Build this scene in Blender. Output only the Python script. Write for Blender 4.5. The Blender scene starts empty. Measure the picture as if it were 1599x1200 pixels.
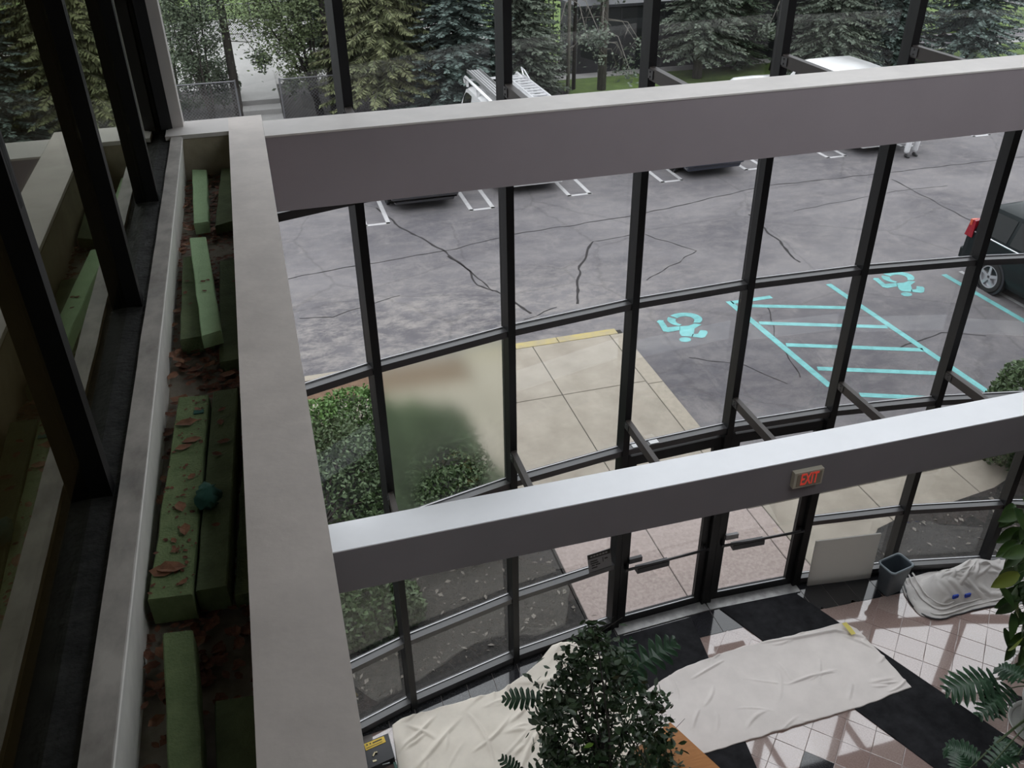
import bpy, math, random
import numpy as np
from mathutils import Vector, Matrix, noise

random.seed(7)
rng = np.random.default_rng(7)
SC = bpy.context.scene
COL = SC.collection
PI = math.pi

# ------------------------------------------------------------------ camera
CAMZ = 8.2
FPX = 1374.7814
RM = np.array([[0.961417, -0.274776, 0.013282],
               [-0.156915, -0.508093, 0.846888],
               [0.225956, 0.816296, 0.531606]])          # rows: camera right, down, forward in (X, Y, -Z)
cam_d = bpy.data.cameras.new('camera')
cam = bpy.data.objects.new('camera', cam_d)
COL.objects.link(cam)
SC.camera = cam
cam_d.sensor_width = 36.0
cam_d.lens = FPX / 1599 * 36.0
cam_d.clip_start = 0.02
cam_d.clip_end = 400
_r = [Vector((r[0], r[1], -r[2])) for r in RM]
cam.matrix_world = Matrix(((_r[0].x, -_r[1].x, -_r[2].x, 0), (_r[0].y, -_r[1].y, -_r[2].y, 0),
                           (_r[0].z, -_r[1].z, -_r[2].z, CAMZ), (0, 0, 0, 1)))

# ------------------------------------------------------------------ world, light, exposure
W = bpy.data.worlds.new('overcast_sky')
SC.world = W
W.use_nodes = True
wn, wl = W.node_tree.nodes, W.node_tree.links
wn.clear()
wo = wn.new('ShaderNodeOutputWorld')
bg = wn.new('ShaderNodeBackground')
tc = wn.new('ShaderNodeTexCoord')
sx = wn.new('ShaderNodeSeparateXYZ')
ramp = wn.new('ShaderNodeValToRGB')
wl.new(tc.outputs['Generated'], sx.inputs[0])
wl.new(sx.outputs['Z'], ramp.inputs[0])
ramp.color_ramp.elements[0].position = 0.0
ramp.color_ramp.elements[0].color = (0.36, 0.37, 0.39, 1)
ramp.color_ramp.elements[1].position = 1.0
ramp.color_ramp.elements[1].color = (1.0, 1.0, 1.02, 1)
wl.new(ramp.outputs[0], bg.inputs['Color'])
bg.inputs['Strength'].default_value = 4.3
wl.new(bg.outputs[0], wo.inputs['Surface'])
SUN_STRENGTH = 0.0
SC.view_settings.view_transform = 'Standard'
SC.view_settings.look = 'None'
SC.view_settings.gamma = 1.0
SC.view_settings.use_curve_mapping = False
SC.view_settings.exposure = 0.0
SC.cycles.use_denoising = True
SC.cycles.max_bounces = 10
SC.cycles.diffuse_bounces = 5
SC.cycles.glossy_bounces = 5
SC.cycles.transmission_bounces = 8
SC.cycles.transparent_max_bounces = 16
SC.cycles.caustics_reflective = False
SC.cycles.caustics_refractive = False

# ------------------------------------------------------------------ pixel -> point on a real plane
def ray(px, py):
    d = RM.T @ np.array([px - 800.0, py - 600.0, FPX])
    return np.array([d[0], d[1], -d[2]])
def atz(px, py, z=0.0):
    d = ray(px, py)
    t = (z - CAMZ) / d[2]
    return Vector((d[0] * t, d[1] * t, z))
def aty(px, py, y):
    d = ray(px, py)
    t = y / d[1]
    return Vector((d[0] * t, y, CAMZ + d[2] * t))

# ------------------------------------------------------------------ materials
def rgb(r, g, b):
    f = lambda c: (c / 255 / 12.92) if c / 255 <= 0.04045 else ((c / 255 + 0.055) / 1.055) ** 2.4
    return (f(r), f(g), f(b), 1)
def lin(r, g, b): return (r, g, b, 1)
def mat(name, col, rough=0.6, metal=0.0, spec=0.5, var=0.0, vscale=8.0, bump=0.0, bscale=40.0, col2=None, detail=4.0,
        coat=0.0, stretch=None, emit=None, sub=0.0):
    m = bpy.data.materials.new(name)
    m.use_nodes = True
    n, l = m.node_tree.nodes, m.node_tree.links
    b = n['Principled BSDF']
    b.inputs['Base Color'].default_value = col
    b.inputs['Roughness'].default_value = rough
    b.inputs['Metallic'].default_value = metal
    b.inputs['Specular IOR Level'].default_value = spec
    b.inputs['Coat Weight'].default_value = coat
    b.inputs['Coat Roughness'].default_value = 0.03
    b.inputs['Coat IOR'].default_value = 1.9 if coat >= 1 else 1.5
    tcn = n.new('ShaderNodeTexCoord')
    mp = n.new('ShaderNodeMapping')
    l.new(tcn.outputs['Object'], mp.inputs[0])
    if stretch: mp.inputs['Scale'].default_value = stretch
    if var > 0 or col2:
        nz = n.new('ShaderNodeTexNoise')
        nz.inputs['Scale'].default_value = vscale
        nz.inputs['Detail'].default_value = detail
        nz.inputs['Roughness'].default_value = 0.62
        l.new(mp.outputs[0], nz.inputs['Vector'])
        rp = n.new('ShaderNodeValToRGB')
        rp.color_ramp.elements[0].position = 0.32
        rp.color_ramp.elements[1].position = 0.68
        c2 = col2 or tuple(min(1, c * (1 + var)) for c in col[:3]) + (1,)
        c1 = col if col2 else tuple(c * (1 - var) for c in col[:3]) + (1,)
        rp.color_ramp.elements[0].color = c1
        rp.color_ramp.elements[1].color = c2
        l.new(nz.outputs['Fac'], rp.inputs[0])
        l.new(rp.outputs[0], b.inputs['Base Color'])
    if bump > 0:
        n2 = n.new('ShaderNodeTexNoise')
        n2.inputs['Scale'].default_value = bscale
        n2.inputs['Detail'].default_value = 3
        l.new(mp.outputs[0], n2.inputs['Vector'])
        bp = n.new('ShaderNodeBump')
        bp.inputs['Strength'].default_value = bump
        bp.inputs['Distance'].default_value = 0.01
        l.new(n2.outputs['Fac'], bp.inputs['Height'])
        l.new(bp.outputs[0], b.inputs['Normal'])
    if emit:
        b.inputs['Emission Color'].default_value = emit[0]
        b.inputs['Emission Strength'].default_value = emit[1]
    return m

def glass_mat(name, tint=(0.80, 0.82, 0.82, 1), refl=1.0, ior=1.5, rcol=(1, 1, 1, 1), haze=None):
    m = bpy.data.materials.new(name)
    m.use_nodes = True
    n, l = m.node_tree.nodes, m.node_tree.links
    n.clear()
    out = n.new('ShaderNodeOutputMaterial')
    tr = n.new('ShaderNodeBsdfTransparent')
    tr.inputs[0].default_value = tint
    gl = n.new('ShaderNodeBsdfGlossy')
    gl.inputs['Roughness'].default_value = 0.0
    gl.inputs['Color'].default_value = rcol
    fr = n.new('ShaderNodeFresnel')
    ge = n.new('ShaderNodeNewGeometry')         # same reflectance from either face of the pane
    mi_ = n.new('ShaderNodeMath'); mi_.operation = 'MULTIPLY_ADD'
    mi_.inputs[1].default_value = 1.0 / ior - ior; mi_.inputs[2].default_value = ior
    l.new(ge.outputs['Backfacing'], mi_.inputs[0])
    l.new(mi_.outputs[0], fr.inputs['IOR'])
    mu = n.new('ShaderNodeMath'); mu.operation = 'MULTIPLY'; mu.use_clamp = True
    mu.inputs[1].default_value = refl
    l.new(fr.outputs[0], mu.inputs[0])
    mx = n.new('ShaderNodeMixShader')
    l.new(mu.outputs[0], mx.inputs[0])
    l.new(tr.outputs[0], mx.inputs[1])
    l.new(gl.outputs[0], mx.inputs[2])
    last = mx
    if haze:                                   # a wiped, soapy smear lying on the pane
        cx, cz, rx, rz = haze
        tcn = n.new('ShaderNodeTexCoord')
        mp = n.new('ShaderNodeMapping')
        mp.vector_type = 'POINT'
        mp.inputs['Location'].default_value = (-cx / rx, 0, -cz / rz)
        mp.inputs['Scale'].default_value = (1 / rx, 0.0, 1 / rz)
        l.new(tcn.outputs['Object'], mp.inputs[0])
        nz = n.new('ShaderNodeTexNoise'); nz.inputs['Scale'].default_value = 2.2; nz.inputs['Detail'].default_value = 3
        l.new(tcn.outputs['Object'], nz.inputs['Vector'])
        ln = n.new('ShaderNodeVectorMath'); ln.operation = 'LENGTH'
        l.new(mp.outputs[0], ln.inputs[0])
        ad = n.new('ShaderNodeMath'); ad.operation = 'ADD'
        l.new(ln.outputs['Value'], ad.inputs[0]); l.new(nz.outputs['Fac'], ad.inputs[1])
        rp = n.new('ShaderNodeValToRGB')
        rp.color_ramp.elements[0].position = 1.1; rp.color_ramp.elements[0].color = (0.97, 0.97, 0.97, 1)
        rp.color_ramp.elements[1].position = 1.55; rp.color_ramp.elements[1].color = (0, 0, 0, 1)
        mp2 = n.new('ShaderNodeMapping'); mp2.vector_type = 'POINT'
        mp2.inputs['Location'].default_value = (-.62 / .62, 0, -2.90 / .62); mp2.inputs['Scale'].default_value = (1 / .62, 0, 1 / .62)
        l.new(tcn.outputs['Object'], mp2.inputs[0])
        ln2 = n.new('ShaderNodeVectorMath'); ln2.operation = 'LENGTH'; l.new(mp2.outputs[0], ln2.inputs[0])
        ad2 = n.new('ShaderNodeMath'); ad2.operation = 'ADD'; l.new(ln2.outputs['Value'], ad2.inputs[0]); l.new(nz.outputs['Fac'], ad2.inputs[1])
        rp2 = n.new('ShaderNodeValToRGB')
        rp2.color_ramp.elements[0].position = .0; rp2.color_ramp.elements[1].position = 1.0
        rp2.color_ramp.elements[0].color = (.0, .0, .0, 1); rp2.color_ramp.elements[1].color = (1, 1, 1, 1)
        sb = n.new('ShaderNodeMath'); sb.operation = 'MULTIPLY_ADD'; sb.inputs[1].default_value = 1.2; sb.inputs[2].default_value = -.95
        l.new(ad2.outputs[0], sb.inputs[0]); l.new(sb.outputs[0], rp2.inputs[0])
        l.new(ad.outputs[0], rp.inputs[0])
        mm = n.new('ShaderNodeMath'); mm.operation = 'MULTIPLY'; l.new(rp.outputs[0], mm.inputs[0]); l.new(rp2.outputs[0], mm.inputs[1])
        rf = n.new('ShaderNodeBsdfRefraction')
        rf.inputs['IOR'].default_value = 1.05; rf.inputs['Roughness'].default_value = 0.5
        rf.inputs['Color'].default_value = (0.78, 0.80, 0.78, 1)
        df = n.new('ShaderNodeBsdfTranslucent'); df.inputs[0].default_value = (0.30, 0.34, 0.27, 1)
        m3 = n.new('ShaderNodeMixShader'); m3.inputs[0].default_value = 0.10
        l.new(rf.outputs[0], m3.inputs[1]); l.new(df.outputs[0], m3.inputs[2])
        m2 = n.new('ShaderNodeMixShader')
        l.new(mm.outputs[0], m2.inputs[0]); l.new(mx.outputs[0], m2.inputs[1]); l.new(m3.outputs[0], m2.inputs[2])
        last = m2
    l.new(last.outputs[0], out.inputs['Surface'])
    return m

def translucent_mat(name, col):
    m = mat(name, col, rough=.7)
    n, l = m.node_tree.nodes, m.node_tree.links
    t = n.new('ShaderNodeBsdfTranslucent'); t.inputs[0].default_value = col
    x = n.new('ShaderNodeMixShader'); x.inputs[0].default_value = .45
    o = n['Material Output']
    l.new(n['Principled BSDF'].outputs[0], x.inputs[1]); l.new(t.outputs[0], x.inputs[2]); l.new(x.outputs[0], o.inputs['Surface'])
    return m
M = {}
M['black'] = mat('black_anodised', lin(.0075, .0075, .008), rough=.45, spec=.3)
M['rail'] = mat('dark_bronze_rail', lin(.030, .028, .030), rough=.34, spec=.8)
M['bronze'] = mat('bronze_strut', lin(.045, .036, .032), rough=.5)
M['stop'] = mat('aluminium_bead', lin(.55, .55, .57), rough=.35, metal=.6)
M['glass'] = glass_mat('clear_tinted_glass', tint=(.80, .815, .82, 1))
M['smear'] = glass_mat('smeared_glass', tint=(.80, .815, .82, 1), haze=(.60, 3.55, .85, 1.15))
M['left_glass'] = glass_mat('dark_office_glass', tint=(.50, .50, .46, 1), refl=1.45, ior=1.6, rcol=(.86, .88, .80, 1))
M['beam_white'] = mat('white_cap_paint', lin(.86, .87, .90), rough=.5, var=.02, vscale=3)  # whiter than the colour on the upper beam's cap
M['beam_grey'] = mat('grey_trim_paint', lin(.67, .635, .61), rough=.6, var=.05, vscale=5, bump=.05, bscale=60)
M['coping'] = mat('coping_paint', lin(.72, .655, .61), rough=.6, var=.10, vscale=4, bump=.08, bscale=35)
M['ledge'] = mat('white_ledge_paint', lin(.80, .78, .74), rough=.6, var=.10, vscale=6)
M['flashing'] = mat('stained_flashing', lin(.26, .24, .22), rough=.6, col2=lin(.55, .52, .48), vscale=7, detail=7, stretch=(1, .6, 1))
M['sill'] = mat('dark_worn_sill', lin(.006, .0065, .0065), rough=.7, spec=.25, col2=lin(.030, .031, .030), vscale=16, detail=8, bump=.4, bscale=50)
M['rawwall'] = mat('raw_plaster', lin(.27, .235, .17), rough=.9, col2=lin(.38, .335, .25), vscale=5, bump=.2)
M['screed'] = mat('trough_screed', lin(.17, .145, .11), rough=.95, col2=lin(.30, .27, .22), vscale=9, bump=.3)
M['foam_pale'] = mat('pale_green_foam', lin(.33, .49, .27), rough=.95, col2=lin(.39, .56, .32), vscale=14, bump=.4, bscale=120)  # paler green than the other foam blocks
M['foam'] = mat('green_foam', lin(.125, .18, .075), rough=.95, col2=lin(.19, .25, .115), vscale=14, bump=.5, bscale=120)
M['foam_dirty'] = mat('dirty_green_foam', lin(.085, .115, .055), rough=.95, col2=lin(.14, .18, .085), vscale=10, detail=7, bump=.5, bscale=90)
M['deadleaf'] = mat('dead_leaf', lin(.13, .055, .028), rough=.8, col2=lin(.26, .12, .06), vscale=30)
M['litter'] = mat('leaf_litter', lin(.07, .027, .016), rough=.9, col2=lin(.22, .09, .05), vscale=40)
M['teal_cloth'] = mat('teal_rag', lin(.03, .11, .085), rough=.9)
M['dark_room'] = mat('dim_office', lin(.26, .215, .13), rough=.9)
M['room_wall'] = mat('lobby_wall', lin(.20, .19, .18), rough=.8)
M['ceil'] = mat('ceiling_paint', lin(.25, .245, .24), rough=.8)
M['tile'] = mat('pink_granite', lin(.27, .185, .160), rough=.07, spec=.75, col2=lin(.36, .265, .24), vscale=55, detail=6, coat=1.0)
M['tile2'] = mat('pink_granite_pale', lin(.31, .225, .195), rough=.07, spec=.75, col2=lin(.40, .31, .285), vscale=55, detail=6, coat=1.0)
M['dtile'] = mat('black_granite', lin(.012, .012, .014), rough=.08, spec=.6, col2=lin(.03, .03, .034), vscale=70, coat=.4)
M['grout'] = mat('grout', lin(.22, .20, .19), rough=.7)
M['mat'] = mat('charcoal_carpet_mat', lin(.020, .020, .022), rough=.95, spec=.1, var=.35, vscale=6, bump=.4, bscale=250)
M['cloth'] = mat('canvas_drop_cloth', lin(.82, .755, .665), rough=.95, spec=.1, var=.05, vscale=5, bump=.15, bscale=180)
M['cloth2'] = mat('pale_drop_cloth', lin(.72, .665, .635), rough=.95, spec=.1, var=.05, vscale=4, bump=.15, bscale=180)
M['cloth3'] = mat('grey_drop_cloth', lin(.60, .57, .55), rough=.95, spec=.1, var=.07, vscale=6)
M['asphalt'] = None
M['concrete'] = mat('sidewalk_concrete', lin(.245, .215, .175), rough=.9, col2=lin(.33, .295, .245), vscale=2.2, detail=10, bump=.25, bscale=90)
M['concrete_pink'] = mat('entry_concrete', lin(.27, .215, .195), rough=.9, col2=lin(.39, .325, .30), vscale=26, detail=10, bump=.25, bscale=90)
M['kerb'] = mat('kerb_concrete', lin(.30, .265, .215), rough=.9, var=.12, vscale=9, detail=8)
M['yellow'] = mat('worn_yellow_paint', lin(.28, .245, .185), rough=.8, col2=lin(.42, .34, .12), vscale=4, detail=8)
M['teal'] = mat('teal_line_paint', lin(.135, .37, .37), rough=.75, var=.22, vscale=5, detail=9)
M['white_line'] = mat('white_line_paint', lin(.42, .415, .42), rough=.8, var=.12, vscale=6, detail=8)
M['crack'] = mat('asphalt_crack', lin(.022, .020, .021), rough=1)
M['mulch'] = mat('dark_mulch', lin(.013, .012, .011), rough=1, col2=lin(.045, .041, .037), vscale=22, detail=10, bump=1, bscale=60)
M['brown_mulch'] = mat('brown_mulch', lin(.10, .058, .035), rough=1, col2=lin(.17, .105, .066), vscale=12, detail=9, bump=.8, bscale=50)
M['chip'] = mat('pale_bark_chip', lin(.20, .18, .155), rough=.9, var=.3, vscale=60)
M['grass'] = mat('lawn', lin(.055, .095, .02), rough=1, col2=lin(.11, .165, .035), vscale=3, detail=8)
M['shrub'] = mat('shrub_leaf', lin(.030, .060, .018), rough=.6, col2=lin(.095, .15, .055), vscale=9, detail=5)
M['shrub_new'] = mat('shrub_new_growth', lin(.07, .16, .03), rough=.6, col2=lin(.13, .25, .06), vscale=8)
M['twig'] = mat('twig_bark', lin(.06, .045, .035), rough=.9)
M['bark'] = mat('grey_brown_bark', lin(.075, .066, .058), rough=1, var=.35, vscale=12, stretch=(1, 1, .25), bump=.6)
M['bark_dark'] = mat('dark_bark', lin(.035, .030, .027), rough=1, var=.35, vscale=12, stretch=(1, 1, .25), bump=.6)
M['bark_pale'] = mat('pale_dead_wood', lin(.20, .185, .165), rough=1, var=.2, vscale=12)
M['spruce_blue'] = mat('blue_spruce_needles', lin(.075, .112, .098), rough=.75, col2=lin(.18, .235, .21), vscale=2.5)
M['spruce_yellow'] = mat('yellow_green_needles', lin(.085, .105, .047), rough=.75, col2=lin(.195, .205, .098), vscale=2)
M['spruce_grey'] = mat('grey_green_needles', lin(.070, .095, .070), rough=.75, col2=lin(.165, .195, .145), vscale=2)
M['spruce_dark'] = mat('dark_green_needles', lin(.026, .048, .026), rough=.75, col2=lin(.075, .11, .058), vscale=2)
M['leaf_olive'] = mat('olive_leaf', lin(.07, .10, .04), rough=.6, col2=lin(.15, .19, .085), vscale=2)
M['leaf_grey'] = mat('grey_green_leaf', lin(.06, .085, .05), rough=.6, col2=lin(.13, .165, .10), vscale=2)
M['leaf_lime'] = mat('lime_hedge_leaf', lin(.11, .17, .045), rough=.6, col2=lin(.20, .27, .09), vscale=3)
M['metal_fence'] = mat('galvanised_wire', lin(.16, .16, .17), rough=.5, metal=.3)
M['shed'] = mat('charcoal_cladding', lin(.016, .017, .020), rough=.6, var=.2, vscale=2)
M['shed_roof'] = mat('grey_band', lin(.035, .037, .042), rough=.6)
M['car_black'] = mat('black_car_paint', lin(.007, .012, .013), rough=.3, spec=.2, coat=.05)
M['car_dark'] = mat('charcoal_car_paint', lin(.03, .03, .034), rough=.15, coat=.8)
M['car_white'] = mat('white_car_paint', lin(.78, .78, .78), rough=.2, coat=.6)
M['car_blue'] = mat('navy_car_paint', lin(.02, .026, .045), rough=.15, coat=.8)
M['car_glass'] = mat('dark_car_glass', lin(.008, .010, .010), rough=.06, spec=.3)
M['tyre'] = mat('tyre_rubber', lin(.015, .015, .015), rough=.9)
M['alloy'] = mat('alloy_wheel', lin(.55, .55, .57), rough=.3, metal=.7)
M['tail_red'] = mat('tail_light_red', lin(.26, .008, .018), rough=.2)
M['tail_orange'] = mat('tail_light_orange', lin(.55, .09, .04), rough=.2)
M['lamp_clear'] = mat('headlamp', lin(.6, .6, .6), rough=.15)
M['chrome'] = mat('chrome_strip', lin(.6, .6, .62), rough=.2, metal=.9)
M['alu'] = mat('ladder_aluminium', lin(.70, .70, .72), rough=.35, metal=.5)
M['alu_dark'] = mat('ramp_grey', lin(.16, .16, .16), rough=.5, var=.3, vscale=20, stretch=(8, .5, 1))
M['plastic_black'] = mat('black_plastic', lin(.014, .014, .018), rough=.4)
M['label_yellow'] = mat('yellow_label', lin(.78, .53, .05), rough=.5)
M['label_ink'] = mat('label_ink', lin(.05, .04, .02), rough=.6)
M['brass'] = mat('brass_latch', lin(.55, .48, .32), rough=.35, metal=.6)
M['green_fibre'] = mat('green_fibreglass', lin(.015, .075, .055), rough=.45)
M['silver'] = mat('silver_step', lin(.50, .51, .52), rough=.35, metal=.5)
M['bin'] = mat('blue_grey_plastic', lin(.085, .105, .125), rough=.45, var=.08, vscale=12)
M['bin_rim'] = mat('bin_rim_plastic', lin(.23, .27, .30), rough=.4)
M['panel_grey'] = mat('grey_board', lin(.30, .295, .285), rough=.8, var=.03, vscale=3)
M['sheet'] = translucent_mat('corrugated_plastic_sheet', lin(.62, .60, .57))
M['exit_box'] = mat('exit_housing', lin(.40, .37, .30), rough=.5)
M['exit_face'] = mat('exit_face', lin(.22, .185, .14), rough=.5)
M['exit_red'] = mat('exit_letters', lin(.62, .04, .03), rough=.5, emit=((1, .10, .06, 1), .22))
M['paper'] = mat('white_card', lin(.8, .8, .8), rough=.8)
M['sign_grey'] = mat('grey_sign_board', lin(.22, .215, .22), rough=.5)
M['sign_black'] = mat('sign_black', lin(.03, .027, .025), rough=.5)
M['tape_yellow'] = mat('yellow_tape', lin(.62, .52, .12), rough=.6)
M['tape_blue'] = mat('blue_tape', lin(.02, .06, .42), rough=.6)
M['threshold'] = mat('aluminium_threshold', lin(.36, .355, .35), rough=.45, metal=.2, var=.25, vscale=10, detail=8)
M['wood'] = mat('orange_wood', lin(.36, .135, .028), rough=.35, col2=lin(.46, .19, .045), vscale=5, detail=8, stretch=(1, 10, 1))
M['ficus'] = mat('ficus_leaf', lin(.012, .030, .010), rough=.38, col2=lin(.040, .075, .028), vscale=7)
M['ficus_pale'] = mat('ficus_young_leaf', lin(.10, .19, .02), rough=.4)
M['philo'] = mat('lobed_leaf', lin(.012, .038, .018), rough=.35, col2=lin(.030, .075, .035), vscale=6)
M['tall_leaf'] = mat('tall_plant_leaf', lin(.018, .050, .012), rough=.4, col2=lin(.05, .10, .02), vscale=5)
M['tall_leaf_y'] = mat('tall_plant_yellow_leaf', lin(.13, .17, .02), rough=.45)
M['stem'] = mat('green_stem', lin(.05, .075, .03), rough=.6)
M['pot'] = mat('grey_ceramic_pot', lin(.33, .33, .31), rough=.4, var=.06, vscale=5)
M['soil'] = mat('potting_soil', lin(.025, .018, .012), rough=1)
M['skin'] = mat('skin', lin(.48, .27, .19), rough=.55)
M['hair'] = mat('dark_hair', lin(.02, .014, .01), rough=.6)
M['white_cotton'] = mat('white_work_cotton', lin(.74, .74, .76), rough=.9, var=.06, vscale=14, bump=.4, bscale=30)
M['shoe'] = mat('dark_shoe', lin(.03, .03, .032), rough=.6)

def asphalt_mat():
    m = bpy.data.materials.new('weathered_asphalt')
    m.use_nodes = True
    n, l = m.node_tree.nodes, m.node_tree.links
    b = n['Principled BSDF']
    b.inputs['Roughness'].default_value = .9
    b.inputs['Specular IOR Level'].default_value = .35
    t = n.new('ShaderNodeTexCoord')
    def nz(scale, det, ro, st=(1, 1, 1), dist=0.0):
        mp = n.new('ShaderNodeMapping'); mp.inputs['Scale'].default_value = st
        mp.inputs['Rotation'].default_value = (0, 0, -.12)
        l.new(t.outputs['Object'], mp.inputs[0])
        q = n.new('ShaderNodeTexNoise'); q.inputs['Scale'].default_value = scale; q.inputs['Detail'].default_value = det
        q.inputs['Roughness'].default_value = ro; q.inputs['Distortion'].default_value = dist
        l.new(mp.outputs[0], q.inputs['Vector']); return q
    def rp(src, p0, c0, p1, c1):
        r = n.new('ShaderNodeValToRGB')
        r.color_ramp.elements[0].position = p0; r.color_ramp.elements[0].color = c0
        r.color_ramp.elements[1].position = p1; r.color_ramp.elements[1].color = c1
        l.new(src, r.inputs[0]); return r
    big = rp(nz(.23, 6, .6, (1, 1.4, 1), .6).outputs['Fac'], .36, (.085, .081, .090, 1), .62, (.160, .151, .157, 1))
    worn = rp(nz(2.6, 15, .78, (.8, 1.25, 1), .15).outputs['Fac'], .44, (0, 0, 0, 1), .64, (1, 1, 1, 1))
    dm = n.new('ShaderNodeMapping'); dm.inputs['Location'].default_value = (-2.2 / 7.5, -15.3 / 2.7, 0); dm.inputs['Scale'].default_value = (1 / 7.5, 1 / 2.7, 0)
    l.new(t.outputs['Object'], dm.inputs[0])
    dl = n.new('ShaderNodeVectorMath'); dl.operation = 'LENGTH'; l.new(dm.outputs[0], dl.inputs[0])
    zone = rp(dl.outputs['Value'], .35, (1, 1, 1, 1), 1.25, (.30, .30, .30, 1))
    mu = n.new('ShaderNodeMath'); mu.operation = 'MULTIPLY'
    l.new(worn.outputs[0], mu.inputs[0]); l.new(zone.outputs[0], mu.inputs[1])
    m1 = n.new('ShaderNodeMixRGB'); m1.inputs[2].default_value = (.255, .235, .222, 1)
    l.new(mu.outputs[0], m1.inputs[0]); l.new(big.outputs[0], m1.inputs[1])
    st_ = rp(nz(1.7, 14, .76, (1.0, .42, 1), .15).outputs['Fac'], .55, (0, 0, 0, 1), .72, (.55, .55, .55, 1))
    m1b = n.new('ShaderNodeMixRGB'); m1b.inputs[2].default_value = (.24, .222, .215, 1)
    l.new(st_.outputs[0], m1b.inputs[0]); l.new(m1.outputs[0], m1b.inputs[1]); m1 = m1b
    grit = rp(nz(60, 4, .7).outputs['Fac'], .3, (.86, .86, .86, 1), .7, (1.12, 1.12, 1.12, 1))
    m2 = n.new('ShaderNodeMixRGB'); m2.blend_type = 'MULTIPLY'; m2.inputs[0].default_value = 1
    l.new(m1.outputs[0], m2.inputs[1]); l.new(grit.outputs[0], m2.inputs[2])
    # fine crazing of the old surface
    vo = n.new('ShaderNodeTexVoronoi'); vo.feature = 'DISTANCE_TO_EDGE'; vo.inputs['Scale'].default_value = .4
    wob = n.new('ShaderNodeMixRGB'); wob.inputs[0].default_value = .28
    l.new(t.outputs['Object'], wob.inputs[1]); l.new(nz(1.3, 6, .7).outputs['Color'], wob.inputs[2])
    l.new(wob.outputs[0], vo.inputs['Vector'])
    ck = rp(vo.outputs['Distance'], .0, (.55, .55, .55, 1), .012, (1, 1, 1, 1))
    m3 = n.new('ShaderNodeMixRGB'); m3.blend_type = 'MULTIPLY'; m3.inputs[0].default_value = .8
    m3.inputs[0].default_value = .45; l.new(m2.outputs[0], m3.inputs[1]); l.new(ck.outputs[0], m3.inputs[2])
    l.new(m3.outputs[0], b.inputs['Base Color'])
    return m
M['asphalt'] = asphalt_mat()
M['far_road'] = mat('pale_far_pavement', lin(.26, .255, .245), rough=.9, var=.1, vscale=1, detail=8)

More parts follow.
